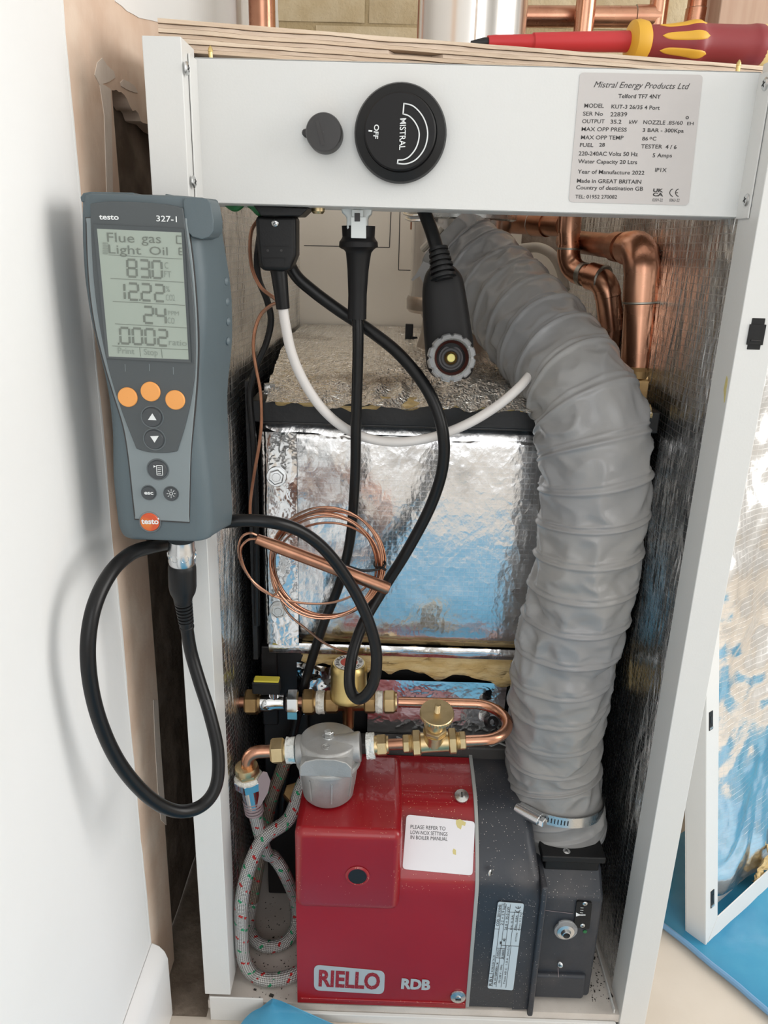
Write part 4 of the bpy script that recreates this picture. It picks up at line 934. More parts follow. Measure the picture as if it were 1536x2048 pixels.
# damper window, spiral cam, bolts
pa_ = ypl(YA-0.0008)
mb = MB().m('blackplastic'); mb.poly(rrect(pa_, [(1153, 1800), (1184, 1803), (1178, 1856), (1147, 1852)], 4), (0, -1, 0), 0.0018); 
pa2 = ypl(YA-0.0030)
for k in range(4): line(mb, pa2, (1161+k*-0.6, 1815+k*5), (1167-k*0.6, 1815.5+k*5), 0.9, 0.0003, 'inklight')
mb.m('inklight'); mb.f([mb.v(pa2(x, y)) for x, y in [(1152, 1825), (1160, 1829), (1171, 1829), (1171, 1831), (1160, 1831), (1152, 1833)]]); mb.done('damper_window', airbox)
for px, py in ((1170, 1807), (1165, 1851)): screw('window_screw', a(px, py, YA-0.0025), (0, -1, 0), 0.0028, airbox)
cmc = a(1130, 1858, YA-0.001)
mb = MB().m('clear'); prof_ = []
for k in range(48):
    th = 2*math.pi*k/48; rr = 0.0125+0.0022*((th-2.3) % (2*math.pi))/(2*math.pi); prof_.append(cmc+Vector((math.cos(th)*rr, 0, math.sin(th)*rr)))
mb.poly(prof_, (0, -1, 0), 0.0030); mb.done('spiral_cam', airbox, bevel=0.0008)
mb = MB().m('silver'); mb.lathe([(0.0100, 0.0012), (0.0098, 0.0042), (0.0060, 0.0050), (0.0048, 0.0082), (0.0040, 0.0085), (0.0038, 0.0060)], cmc+Vector((0.0002, 0, -0.001)), (0, -1, 0), 32, caps=False); mb.m('blackplastic').lathe([(0.0039, 0.0055), (0.0039, 0.0066)], cmc+Vector((0.0002, 0, -0.001)), (0, -1, 0), 24); mb.done('cam_boss', airbox)
mb = MB().m('green'); mb.lathe([(0.0024, 0), (0.0022, 0.0006)], a(1170, 1863, YA-0.0005), (0, -1, 0), 16); mb.done('green_dot', airbox)
screw('box_screw', a(1120, 1929, YA-0.006), (-0.5, -0.9, 0.3), 0.0036, airbox)
mb = MB().m('soot'); line(mb, ypl(YA-0.0002), (1087, 1820), (1146, 1827), 0.9, 0.0003, 'tag'); mb.done('moulding_line', airbox); mb = MB(); line(mb, ypl(YA-0.0058), (1116, 1935), (1117, 1954), 0.9, 0.0003, 'tag'); mb.done('moulding_line', airbox)
# rear of the burner: black cast flange with ribs, screw post
mb = MB().m('soot'); mb.box((XB0+0.02, YR+0.002, 0.05), (XS+0.04, YF+0.012, ZBT+0.010)); fl = mb.done('mounting_flange', burner, bevel=0.003)
mb = MB().m('gasket')
for k in range(7):
    x = 0.235+k*0.020
    for s_ in (-1, 1): mb.box((-0.011, -0.0008, -0.0012), (0.011, 0.0008, 0.0012), Matrix.Rotation(s_*0.6, 3, 'Z'), (x+s_*0.0088, YR+0.012, ZBT+0.0105))
mb.done('flange_rib', fl)
bolt('flange_bolt', a(968, 1432, 0.145), (0.2, -0.9, 0.5), 0.0062, 0.006, fl)
mb = MB().m('darksteel'); c = a(979, 1444, 0.135); mb.lathe([(0.0075, 0), (0.0075, 0.010), (0.0042, 0.010), (0.0042, 0.004)], c, (0.3, -0.8, 0.5), 20, caps=False); mb.done('hex_socket', fl)

# ================================================================== OIL LINE, rear run
Y1 = 0.118
def nut(o, axis, r, h, parent, mt='brass', rot=0.3, name='compression_nut'):
    mb = MB().m(mt); mb.hexnut(o, axis, r, h, rot); mb.lathe([(r*0.8, h), (r*0.8, h+0.002)], o, axis, 20); return mb.done(name, parent)
def A1(px, py=None): return a(px, 1404 if py is None else py, Y1)
X1 = (A1(800)-A1(500)).normalized()
bv = thing('ball_valve', A1(545), 'chrome lever ball valve with yellow topped black handle by the left foil', 'valve')
nut(A1(491), X1, 0.0155, 0.0160, bv, 'brassdark'); 
mb = MB().m('chrome'); o = A1(518); mb.lathe([(0.0100, 0), (0.0115, 0.004), (0.0115, 0.014), (0.0095, 0.020), (0.0095, 0.030)], o, X1, 24); mb.lathe([(0.0070, 0), (0.0070, 0.020), (0.0075, 0.022)], A1(548), (0, 0, 1), 20); mb.done('valve_body', bv)
mb = MB().m('chrome'); mb.hexnut(A1(574), X1, 0.0152, 0.0145, 0.3); mb.done('end_nut', bv)
mb = MB().m('bluemark'); c = A1(587, 1421)+Vector((0, -0.0125, 0.0)); mb.box((-0.0055, 0, -0.004), (0.0055, 0.0012, 0.005), None, c); mb.done('blue_label', bv)
hx0, hx1 = a(508, 1374, Y1-0.008), a(560, 1372, Y1-0.008)
mb = MB().m('blackplastic'); mb.box((hx0.x-0.002, Y1-0.012, hx0.z-0.008), (hx1.x, Y1+0.002, hx0.z+0.0085)); lev = mb.done('lever', bv, bevel=0.002)
mb = MB().m('valveyellow'); mb.box((hx0.x, Y1-0.0115, hx0.z+0.008), (hx1.x-0.001, Y1+0.0005, hx0.z+0.0105)); mb.done('lever_cap', lev, bevel=0.0012)
mb = MB().m('copperdull'); mb.tube([A1(470), A1(493)], 0.0065, 16); mb.done('pipe_stub', bv); mb = MB().m('copperdull'); mb.tube([A1(596), A1(612)], 0.0065, 16); mb.done('pipe_stub', bv)
# fire valve
fv = thing('fire_valve', A1(697), 'brass dome fire valve with a red and white dial on the rear fuel run', 'valve')
nut(A1(606), X1, 0.0158, 0.0140, fv, 'brassdark')
mb = MB().m('ptfewhite'); mb.lathe([(0.0128, 0), (0.0142, 0.003), (0.0135, 0.006), (0.0140, 0.0098)], A1(633), X1, 26); mb.done('thread_tape', fv)
mb = MB().m('ptfewhite'); mb.lathe([(0.0120, 0), (0.0135, 0.003), (0.0128, 0.006), (0.0130, 0.0085)], A1(751), X1, 26); mb.done('thread_tape', fv)
nut(A1(767), X1, 0.0142, 0.0140, fv, 'brass')
mb = MB().m('brassdark'); mb.hexnut(A1(650), X1, 0.0140, 0.016, 0.3); mb.hexnut(A1(728), X1, 0.0140, 0.014, 0.3); mb.lathe([(0.0105, 0), (0.0105, 0.054)], A1(655), X1, 20)
zA = A1(697).z; xA = A1(697).x; mb.lathe([(0.0068, -0.034), (0.0072, -0.010), (0.011, -0.004), (0.012, 0.010)], (xA, Y1, zA), (0, 0, 1), 24)
mb.m('blackplastic').lathe([(0.0072, -0.042), (0.0072, -0.034)], (xA, Y1, zA), (0, 0, 1), 20); mb.done('valve_body', fv)
zD0, zD1 = a(697, 1405, Y1-0.018).z, a(697, 1330, Y1-0.005).z
mb = MB().m('brassdome'); mb.lathe([(0.0195, zD0-0.006), (0.0222, zD0-0.003), (0.0222, zD0+0.002), (0.0212, zD0+0.004), (0.0215, zD1-0.008), (0.0208, zD1-0.003), (0.0185, zD1), (0.0001, zD1+0.0003)], (xA, Y1, 0), (0, 0, 1), 48, caps=False); dome = mb.done('dome', fv)
mb = MB().m('dialwhite'); o = Vector((xA, Y1, zD1+0.0004)); mb.lathe([(0.0172, 0), (0.0172, 0.0004)], o, (0, 0, 1), 48); mb.m('dialred').lathe([(0.0098, 0), (0.0098, 0.0008)], o, (0, 0, 1), 36); mb.m('ink')
for k in range(30):
    th = 2*math.pi*k/30
    if k % 10 == 9: continue
    R = Matrix.Rotation(th, 3, 'Z'); mb.box((0.0118, -0.0007, 0.0004), (0.0118+0.003+0.0009*(k % 3), 0.0007*(0.2+(k % 2)), 0.0006), R, o)
mb.m('dialwhite').lathe([(0.0026, 0.0008), (0.0026, 0.001)], o, (0, 0, 1), 16); mb.done('dial', dome)
# U bend
ub = thing('copper_u_bend', A1(960), 'copper tube bent in a U joining the two fuel pipe runs', 'pipe')
Y2 = 0.055
def A2(px, py): return a(px, py, Y2)
P0, P1 = A1(797), A1(955, 1408); Q1, Q0 = A2(940, 1480), A2(905, 1483)
cen = (P1+Q1)/2; ctr = Vector((max(P1.x, Q1.x)-0.002, cen.y, cen.z)); rr_ = (P1.y-Q1.y)/2
arc = []
for k in range(17):
    t = math.pi*k/16; arc.append(Vector((ctr.x+rr_*1.05*math.sin(t), cen.y+rr_*math.cos(t), P1.z+(Q1.z-P1.z)*k/16)))
mb = MB().m('copper'); mb.tube([P0]+arc+[Q0], 0.0062, 20); mb.done('tube', ub)
# ---- front run: valve with wheel, filter, elbow
gv = thing('wheel_valve', A2(868, 1478), 'brass wheel head valve on the front fuel run, right of the filter', 'valve')
X2 = (A2(925, 1481)-A2(745, 1491)).normalized()
def on(px, f=None): t = (px-745)/(925-745); return A2(745, 1491)*(1-t)+A2(925, 1481)*t
for px_ in (806, 918):
    mb = MB().m('brass'); mb.hexnut(on(px_), X2, 0.0105, 0.0075, 0.3); mb.done('gland_nut', gv)
mb = MB().m('brass')
for k in range(4): mb.lathe([(0.0092, 0), (0.0098, 0.0008), (0.0092, 0.0016)], on(818)+X2*(k*0.0016), X2, 20); mb.lathe([(0.0092, 0), (0.0098, 0.0008), (0.0092, 0.0016)], on(911)+X2*(k*0.0014), X2, 20)
mb.hexnut(on(825), X2, 0.0150, 0.0095, 0.3); mb.hexnut(on(897), X2, 0.0150, 0.0090, 0.3); mb.lathe([(0.0115, 0), (0.0108, 0.010), (0.0108, 0.034), (0.0115, 0.042)], on(836), X2, 26)
st = Vector((0.02, -0.30, 0.95)).normalized(); vc = on(867)
mb.lathe([(0.0115, 0.002), (0.0118, 0.014), (0.0128, 0.018), (0.0128, 0.020)], vc, st, 28); mb.hexnut(vc+st*0.0195, st, 0.0128, 0.0065, 0.2); mb.lathe([(0.0088, 0.025), (0.0085, 0.036), (0.0068, 0.037), (0.0068, 0.046)], vc, st, 24)
# flow arrow
ar = ypl(vc.y-0.0112); 
for p, q in (((858, 1497), (878, 1495)), ((858, 1497), (863, 1493)), ((858, 1497), (864, 1500))): line(mb, ar, p, q, 2.0, 0.0004, 'brass')
mb.done('valve_body', gv)
mb = MB().m('brass'); wc = vc+st*0.046; wr = 0.0185
nk = 72
u_, v_, n_ = frame(st); rings = []
for h, r in ((0.0, wr-0.0015), (0.0006, wr), (0.0048, wr), (0.0056, wr-0.0012)):
    rings.append([mb.v(wc+st*h+(u_*math.cos(2*math.pi*k/nk)+v_*math.sin(2*math.pi*k/nk))*(r-(0.0006 if k % 2 else 0)*(r >= wr-0.0001))) for k in range(nk)])
for A_, B_ in zip(rings, rings[1:]):
    for k in range(nk): mb.f([A_[k], A_[(k+1) % nk], B_[(k+1) % nk], B_[k]])
mb.f(rings[0][::-1]); mb.f(rings[-1]); wheel = mb.done('hand_wheel', gv)
mb = MB().m('brass')
for k in range(9): mb.lathe([(0.0030, 0), (0.0034, 0.0006), (0.0030, 0.0012)], wc+st*(0.0056+0.0012*k), st, 16)
mb.lathe([(0.0030, 0.0164), (0.0024, 0.0172), (0.0001, 0.0172)], wc, st, 16, caps=False); mb.done('threaded_spindle', wheel)
cpn = thing('copper_tube', on(785), 'short copper tube joining the filter to the wheel valve', 'pipe')
mb = MB().m('copperdull'); mb.tube([on(768), on(812)], 0.0062, 18); mb.done('tube', cpn)
# filter
FX_, FY_ = a(657, 1500, 0.055).x, 0.055
zb_, zr_, zh_ = 0.2835, 0.3285, 0.3580
ff = thing('oil_filter', (FX_, FY_, zb_), 'grey die-cast oil filter bowl standing over the red burner cover', 'filter')
mb = MB().m('diecast'); mb.lathe([(0.018, zb_), (0.0255, zb_+0.0006), (0.0285, zb_+0.004), (0.0330, zr_-0.002)], (FX_, FY_, 0), (0, 0, 1), 56)
for k in range(8):
    th = math.pi/2*0+k*math.pi/4+0.2; rd = Vector((math.cos(th), math.sin(th), 0)); R = Matrix((rd, Vector((0, 0, 1)).cross(rd), Vector((0, 0, 1)))).transposed()
    tl = Matrix.Rotation(math.atan(0.0045/0.04), 3, 'Y'); mb.box((-0.001, -0.0009, 0.010), (0.0009, 0.0009, 0.038), R@tl, Vector((FX_, FY_, zb_))+rd*0.0283)
mb.done('bowl', ff)
mb = MB().m('diecast'); mb.lathe([(0.0340, zr_-0.0015), (0.0362, zr_), (0.0366, zr_+0.003), (0.0355, zr_+0.0052), (0.0330, zr_+0.0062)], (FX_, FY_, 0), (0, 0, 1), 56); mb.done('clamp_ring', ff)
mb = MB().m('diecast'); 
mb.lathe([(0.0325, zr_+0.005), (0.0322, zh_-0.0035), (0.0310, zh_-0.001), (0.0290, zh_), (0.0001, zh_+0.0006)], (FX_, FY_, 0), (0, 0, 1), 56, caps=False)
pc = Vector((FX_, FY_, zr_+0.0155))
mb.lathe([(0.0165, -0.0355), (0.0170, -0.033), (0.0150, -0.0205), (0.0150, 0.0205), (0.0170, 0.033), (0.0165, 0.0360)], pc, X2, 32)
# small flat forward face and sloping shoulders of the head
mb.poly([Vector((FX_+x, FY_-0.0345, zr_+0.004+z)) for x, z in [(-0.028, 0), (0.028, 0), (0.028, 0.012), (0.022, 0.019), (0.010, 0.0225), (-0.010, 0.0225), (-0.022, 0.019), (-0.028, 0.012)]], (0, 1, 0), 0.03)
head = mb.done('filter_head', ff, bevel=0.0012, angle=40)
# cast-in emblem: two arcs in a ring, and flow arrows
mb = MB().m('diecast'); ec = Vector((FX_-0.001, FY_-0.017, zh_+0.0006))
for r, t0, t1 in ((0.0048, 0.3, 5.2), (0.0026, 1.2, 4.4), (0.0026, 4.4, 7.4)):
    mb.tube([ec+Vector((math.cos(t)*r, math.sin(t)*r, 0)) for t in [t0+(t1-t0)*k/14 for k in range(15)]], 0.00045, 6)
mb.done('cast_emblem', head)
for sx in (-1, 1):
    mb = MB().m('diecast'); q = Vector((FX_+sx*0.026, FY_-0.002, zh_-0.0040)); mb.tube([q+Vector((-0.003, -0.002, 0)), q+Vector((0.002, 0, 0.0)), q+Vector((-0.003, 0.002, 0))], 0.0005, 6); mb.done('cast_arrow', head)
bolt('head_bolt', (FX_, FY_+0.002, zh_), (0, 0, 1), 0.0058, 0.0062, ff)
for nm, px0, px1 in (('thread_tape', 572, 590), ('thread_tape', 733, 749)):
    o_, e_ = on(px0), on(px1); Lg = (e_-o_).length
    mb = MB().m('ptfe'); pts = [o_+(e_-o_)*k/8 for k in range(9)]
    mb.tube(pts, [0.0142]*9, 40, rf=lambda s, th, p, r: r+0.0013*noise.noise((math.cos(th)*3, math.sin(th)*3, s*400+px0))); mb.done(nm, ff)
nut(on(541), X2, 0.0150, 0.0155, ff, 'brass'); nut(on(753), X2, 0.0122, 0.0115, ff, 'brass')
mb = MB().m('brass'); mb.lathe([(0.0105, 0), (0.0105, 0.012)], on(747), X2, 20); mb.lathe([(0.0115, 0), (0.0115, 0.010)], on(566), X2, 20); mb.done('threaded_nipple', ff)
# copper elbow down to the chrome fitting
el = thing('copper_elbow', on(500), 'bright copper elbow dropping from the filter inlet into a brass fitting', 'pipe')
e0 = on(548); e1 = a(500, 1506, Y2); e2 = a(494, 1540, Y2)
mb = MB().m('copper'); mb.tube([e0, on(528)]+bend(on(528), a(497, 1503, Y2-0.004), e2, 0.015)+[e2], 0.0072, 20); mb.done('tube', el)
hf = thing('hose_fitting', e2, 'chrome and brass hose end with a paper tag under the copper elbow', 'fitting')
dn = (a(512, 1640, 0.06)-e2).normalized()
mb = MB().m('brass'); mb.lathe([(0.0085, -0.003), (0.0128, -0.002), (0.0138, 0.003), (0.0130, 0.006)], e2-dn*0.004, dn, 28); mb.hexnut(e2+dn*0.001, dn, 0.0135, 0.010); mb.done('olive_nut', hf)
mb = MB().m('chrome'); mb.hexnut(e2+dn*0.010, dn, 0.0165, 0.014, 0.1); mb.lathe([(0.0115, 0), (0.0105, 0.028)], e2+dn*0.022, dn, 24); mb.done('swivel_nut', hf)
mb = MB().m('ptfewhite'); mb.lathe([(0.0140, 0), (0.0162, 0.003), (0.0150, 0.006)], e2+dn*0.0065, dn, 28); mb.done('thread_tape', hf)
mb = MB().m('tag')
for k in range(5): mb.lathe([(0.0105, 0), (0.0112, 0.0015), (0.0105, 0.003)], e2+dn*(0.042+k*0.0042), dn, 24)
mb.done('ribbed_sleeve', hf)
mb = MB().m('tag'); Tg = [(516, 1558), (526, 1543), (534, 1545), (541, 1562), (536, 1585), (522, 1610), (514, 1614), (518, 1590)]
mb.poly([a(x, y, 0.046) for x, y in Tg], (0, 1, 0), 0.0006); mb.done('paper_tag', hf)
# braided flexible hoses
def az_(px, py, Z): return az(px, py, Z)
ha = [a(610, 1560, .095), a(602, 1576, .092), a(577, 1638, .078), a(529, 1675, .060), a(499, 1733, .042), a(484, 1800, .033), a(483, 1865, .031), a(487, 1915, .032), az_(504, 1946, .034), az_(532, 1959, .0315), az_(568, 1956, .0315), az_(605, 1940, .0315), az_(640, 1915, .0315)]
h_ = thing('braided_hose', ha[3], 'bright steel braided oil hose looping down in front beside the red cover', 'hose')
mb = MB().m('braid'); mb.tube(spline(ha, 12), 0.0083, 24); mb.done('braid', h_)
hb = [e2+dn*0.060, a(530, 1700, .075), a(548, 1715, .085), a(568, 1745, .085), az_(590, 1800, .060), az_(592, 1850, .040), az_(570, 1884, .0325), az_(535, 1893, .0315), az_(508, 1878, .0325), az_(498, 1845, .036), a(505, 1800, .115), a(515, 1740, .12), a(540, 1610, .125), a(560, 1550, .122), a(578, 1500, .12)]
h2 = thing('braided_hose', hb[2], 'darker braided oil hose coiled behind the bright one', 'hose')
mb = MB().m('braiddark'); mb.tube(spline(hb[10:], 12), 0.0082, 24); mb.done('braid', h2)
mb = MB().m('braid'); mb.tube(spline(hb[:11], 12), 0.0078, 24); mb.done('braid', h2)
mb = MB().m('brassdark'); mb.hexnut(a(588, 1592, 0.125), (0, -0.5, 0.8), 0.013, 0.016); mb.lathe([(0.0085, -0.02), (0.0085, 0.02)], a(588, 1592, 0.13), (0, -0.5, 0.8), 18); mb.done('end_fitting', h2)
# ================================================================== FLUE GAS ANALYSER
YM, YMB = -0.075, -0.020
pm = ypl(YM)
an = thing('flue_gas_analyser', (0.012, YMB, 0.64), 'grey handheld flue gas analyser with orange buttons clinging to the left upright', 'meter')
def c3(x, y): return 100+x/2.695, 360+y/2.695       # crop pixels -> photograph pixels
prof_px = [(388, 270, 112), (400, 271, 116), (440, 274, 119.5), (480, 278, 123), (520, 281.5, 124.5), (560, 285, 125), (600, 288, 122.5), (640, 291, 119), (680, 294.5, 113), (720, 298, 106), (760, 301, 99.5), (800, 305, 96), (840, 308.5, 94.5), (880, 312, 95), (920, 315, 97.5), (960, 318, 99.5), (1000, 321.5, 99.5), (1040, 325, 98.5), (1060, 326.5, 97), (1074, 328, 93), (1083, 328.5, 86)]
secs = []
for y, cx, hw in prof_px:
    l, r = pm(cx-hw, y), pm(cx+hw, y); secs.append(((l+r)/2, (r-l).length/2))
cen = spline([Vector((s[0].x, s[0].z, s[1])) for s in secs], 4)
sil = [(388, 420), (401, 432), (480, 443), (560, 456), (600, 460), (640, 461), (680, 461), (720, 458), (760, 453), (800, 451), (840, 452), (880, 454), (960, 458), (1028, 462), (1065, 458), (1083, 450), (1100, 446)]
def back_x(z):
    P = [a(px, py, -0.034) for py, px in sil]
    for p, q in zip(P, P[1:]):
        if q.z <= z <= p.z: t = (p.z-z)/(p.z-q.z); return p.x+(q.x-p.x)*t
    return P[0].x if z > P[0].z else P[-1].x
def meter_body(mt, name, parent, grow, y0, y1, i0, i1, corner, cf=1.0):
    mb = MB().m(mt); rings = []
    n = i1-i0
    for i in range(i0, i1+1):
        x, z, hw = cen[i]; hw += grow; k = (i-i0)/n
        e = min(1, (min(k, 1-k)*n+0.15)/3.0); ins = corner*0.55*(1-math.sqrt(max(0, 1-(1-e)**2)))
        ring = []
        hx, y0_, y1_ = hw-ins*0.4, y0+ins*0.8, y1-ins*0.5
        gx = max(0, back_x(z)-(x+hx))
        for (sx, yy, t0) in ((1, y1_, 0), (-1, y1_, 90), (-1, y0_, 180), (1, y0_, 270)):
            c = corner if yy == y0_ else corner*0.6
            gg = gx if (sx > 0 and yy == y1_) else (0.004 if yy == y1_ else 0)
            for q in range(6):
                t = math.radians(t0+q*18); dx, dy = math.cos(t), math.sin(t)
                ring.append(mb.v((x+(hx+gg-c)*(1 if sx > 0 else -1)+c*dx, (yy-c if yy == y1_ else yy+c)+c*dy, z)))
        rings.append(ring)
    m_ = len(rings[0])
    for A_, B_ in zip(rings, rings[1:]):
        for k in range(m_): mb.f([A_[k], A_[(k+1) % m_], B_[(k+1) % m_], B_[k]])
    mb.f(rings[0]); mb.f(rings[-1][::-1]); return mb.done(name, parent, angle=50)
body = meter_body('sleeve', 'rubber_sleeve', an, 0.0, YM, YMB, 0, len(cen)-1, 0.013)
# raised shoulders at the top: left block, right horn, and the paler case between
mb = MB().m('sleeve')
def solid_px(mb, pts, y0, y1): mb.poly([a(x, y, y0) for x, y in pts], (0, 1, 0), y1-y0); return mb
solid_px(mb, [(160, 394), (166, 386), (180, 383.5), (266, 385), (270, 389), (270, 404), (162, 404)], YM+0.004, YM+0.040)
solid_px(mb, [(366, 402), (372, 394), (404, 395), (414, 398), (421, 406), (427, 440), (427, 462), (419, 474), (404, 479), (384, 474), (371, 458), (367, 430)], YM-0.0012, YM+0.030)
solid_px(mb, [(330, 387), (364, 394), (364, 412), (330, 404)], YM+0.010, YM+0.030)
mb.done('sleeve_shoulder', an, bevel=0.0035, seg=4, angle=60)
mb = MB().m('cuff'); solid_px(mb, [(268, 389), (332, 391), (332, 410), (268, 404)], YM+0.012, YM+0.040); mb.done('top_case', an, bevel=0.001)
# ribs on the right flank and the magnet pad behind
mb = MB().m('sleeve')
for px, py in ((455, 563), (457, 604), (459, 643), (459, 682)):
    p = a(px-3, py, -0.034); mb.lathe([(0.0036, -0.003), (0.0032, 0.0008), (0.0018, 0.0018), (0.0001, 0.002)], p, (0.95, -0.3, 0), 14, caps=False)
mb.done('grip_bump', an)
mb = MB().m('blackplastic'); q = a(330, 600, YMB); mb.lathe([(0.016, -0.001), (0.016, 0.0198)], (0.018, YMB, 0.80), (0, 1, 0), 28); mb.done('magnet', an)
def face(pts, y, th, mt, name, par, bev=0.0008, crv=None):
    mb = MB().m(mt); mb.poly([a(*c3(*p), y) for p in pts], (0, 1, 0), th); return mb.done(name, par, bevel=bev, angle=40)
def cv(pts, n=4): return [(p.x, p.y) for p in spline([Vector((x, y, 0)) for x, y in pts], n)]
gl = cv([(190, 200), (196, 400), (210, 600), (240, 800), (285, 980), (335, 1150), (390, 1330), (418, 1500), (440, 1700), (455, 1832)])
gr = cv([(752, 1850), (757, 1640), (762, 1480), (778, 1280), (794, 1080), (800, 880), (790, 640), (768, 400), (738, 200)])
face(gl+gr, YM-0.0009, 0.004, 'ink', 'face_seam', an, 0)
def inset(pts, d):
    cx, cy = 480, 1000; out = []
    n = len(pts)
    for i in range(n):
        p0, p1, p2 = Vector(pts[i-1]), Vector(pts[i]), Vector(pts[(i+1) % n]); t = (p2-p0).normalized(); nn = Vector((-t.y, t.x))
        if nn.dot(Vector((cx, p1.y))-p1) < 0 and abs(nn.x) > .3: nn = -nn
        elif abs(nn.x) <= .3 and nn.dot(Vector((cx, cy))-p1) < 0: nn = -nn
        out.append(tuple(p1+nn*d))
    return out
lf = face(inset(gl+gr, 4.5), YM-0.0016, 0.004, 'facelight', 'light_face', an)
dl = cv([(215, 150), (220, 300), (232, 520), (258, 740), (300, 960), (340, 1110), (390, 1260), (465, 1450)])
db = cv([(465, 1450), (520, 1466), (575, 1472), (630, 1472), (685, 1464)])
dr = cv([(685, 1464), (730, 1320), (765, 1160), (782, 1000), (780, 760), (765, 560), (742, 360), (716, 150)])
dt = cv([(716, 150), (640, 133), (520, 122), (400, 116), (300, 116), (215, 128)])
df = face(dl+db[1:]+dr[1:]+dt[1:], YM-0.0030, 0.004, 'facedark', 'dark_face', an)
YF_ = YM-0.0030
# bevelled bezel and screen
scr = [(255, 265), (707, 285), (746, 966), (318, 950)]; bez = [(232, 238), (722, 262), (762, 985), (305, 962)]
mb = MB().m('facedark')
so = [a(*c3(*p), YF_-0.0012) for p in bez]; si = [a(*c3(*p), YF_-0.0001) for p in scr]; sb = [a(*c3(*p), YF_+0.001) for p in bez]
vo = [mb.v(p) for p in so]; vi = [mb.v(p) for p in si]; vb = [mb.v(p) for p in sb]
for k in range(4):
    mb.f([vo[k], vo[(k+1) % 4], vi[(k+1) % 4], vi[k]]); mb.f([vb[k], vb[(k+1) % 4], vo[(k+1) % 4], vo[k]])
mb.done('screen_bezel', an, recalc=True)
mb = MB().m('lcd'); mb.poly([a(*c3(*p), YF_-0.0002) for p in [(252, 262), (709, 282), (748, 968), (316, 952)]], (0, 1, 0), 0.0008)
ys = ypl(YF_-0.0004); K = 4.955
def s6(x, y): return 160+x/K, 380+y/K
def ST(t, x0, y0, x1, y1, h, mt='lcdink', b=0.008): text(mb, t, ys, *s6(x0, y0), *s6(x1, y1), h/K, 0.0001, mt, bold=b)
ST('Flue', 270, 512, 540, 522, 92, b=0.0); ST('gas', 610, 520, 803, 528, 92, b=0.0); ST('Light', 285, 627, 607, 640, 88, b=0.0); ST('Oil', 690, 640, 870, 647, 82, b=0.0)
def SL(p, q, w_=3.2, mt='lcdink'): line(mb, ys, s6(*p), s6(*q), w_/K*1.4, 0.0001, mt)
for p, q in (((285, 643), (1010, 684)), ((302, 876), (1025, 915)), ((325, 1103), (1040, 1143)), ((348, 1326), (1055, 1367)), ((318, 1545), (1070, 1584)), ((590, 1562), (600, 1650)), ((805, 1575), (815, 1662))): SL(p, q)
for y in (530, 555, 580, 605, 628): SL((225, y-4), (275, y), 12, 'lcdfaint')
for p, q in (((955, 455), (1005, 458)), ((955, 455), (957, 528)), ((957, 528), (1006, 532)), ((980, 575), (1010, 577)), ((980, 575), (982, 640)), ((982, 610), (1012, 612)), ((982, 640), (1014, 642))): SL(p, q, 8, 'lcdink')
SEG = {'0': 'abcdef', '1': 'bc', '2': 'abged', '3': 'abgcd', '4': 'fgbc', '8': 'abcdefg'}
def digit(ch, x, y, w_=98, h=180, sk=-8):
    P = {'tl': (x-sk*0, y), 'tr': (x+w_, y+w_*0.055), 'ml': (x+4, y+h/2), 'mr': (x+w_+4, y+h/2+w_*0.055), 'bl': (x+8, y+h), 'br': (x+w_+8, y+h+w_*0.055)}
    E = {'a': ('tl', 'tr'), 'b': ('tr', 'mr'), 'c': ('mr', 'br'), 'd': ('bl', 'br'), 'e': ('ml', 'bl'), 'f': ('tl', 'ml'), 'g': ('ml', 'mr')}
    for s_ in SEG[ch]:
        p, q = Vector(P[E[s_][0]]), Vector(P[E[s_][1]]); d = (q-p).normalized()*7; SL(tuple(p+d), tuple(q-d), 15)
for ch, x, y in (('8', 465, 688), ('3', 592, 694), ('0', 715, 702)): digit(ch, x, y, 90, 168)
SL((692, 868), (706, 869), 13)
for ch, x, y in (('1', 345, 920), ('2', 480, 924), ('2', 606, 930), ('2', 738, 938)): digit(ch, x, y, 92, 162)
SL((586, 1090), (600, 1091), 13)
for ch, x, y in (('2', 630, 1156), ('4', 752, 1164)): digit(ch, x, y, 90, 160)
for ch, x, y in (('0', 395, 1364), ('0', 520, 1370), ('0', 645, 1376), ('2', 770, 1384)): digit(ch, x, y, 90, 155)
SL((376, 1522), (390, 1523), 13)
ST('C', 838, 778, 875, 780, 66, 'lcdfaint', 0); ST('FT', 834, 862, 905, 866, 62, 'lcdfaint', 0); ST('%', 852, 1008, 890, 1010, 56, 'lcdfaint', 0); ST('CO2', 852, 1095, 940, 1099, 62, 'lcdfaint', 0)
ST('PPM', 872, 1240, 980, 1245, 44, 'lcdfaint', 0); ST('CO', 868, 1322, 938, 1326, 60, 'lcdfaint', 0); ST('ratio', 880, 1535, 1058, 1548, 60, 'lcdfaint', 0); ST('Print', 375, 1618, 540, 1627, 60, 'lcdfaint', 0); ST('Stop', 635, 1632, 770, 1640, 60, 'lcdfaint', 0)
mb.done('screen', an)
yt = ypl(YF_-0.0003); mb = MB()
text(mb, 'testo', yt, *c3(266, 212), *c3(372, 214), 10.5, 0.0002, 'inklight', bold=0.025); text(mb, '327-1', yt, *c3(574, 222), *c3(685, 227), 11.5, 0.0002, 'inklight', bold=0.012)
for x, y in ((405, 1010), (535, 1008), (664, 1026)): line(mb, yt, c3(x, y-18), c3(x+2, y+22), 1.1, 0.0002, 'facelight')
mb.done('face_print', df)
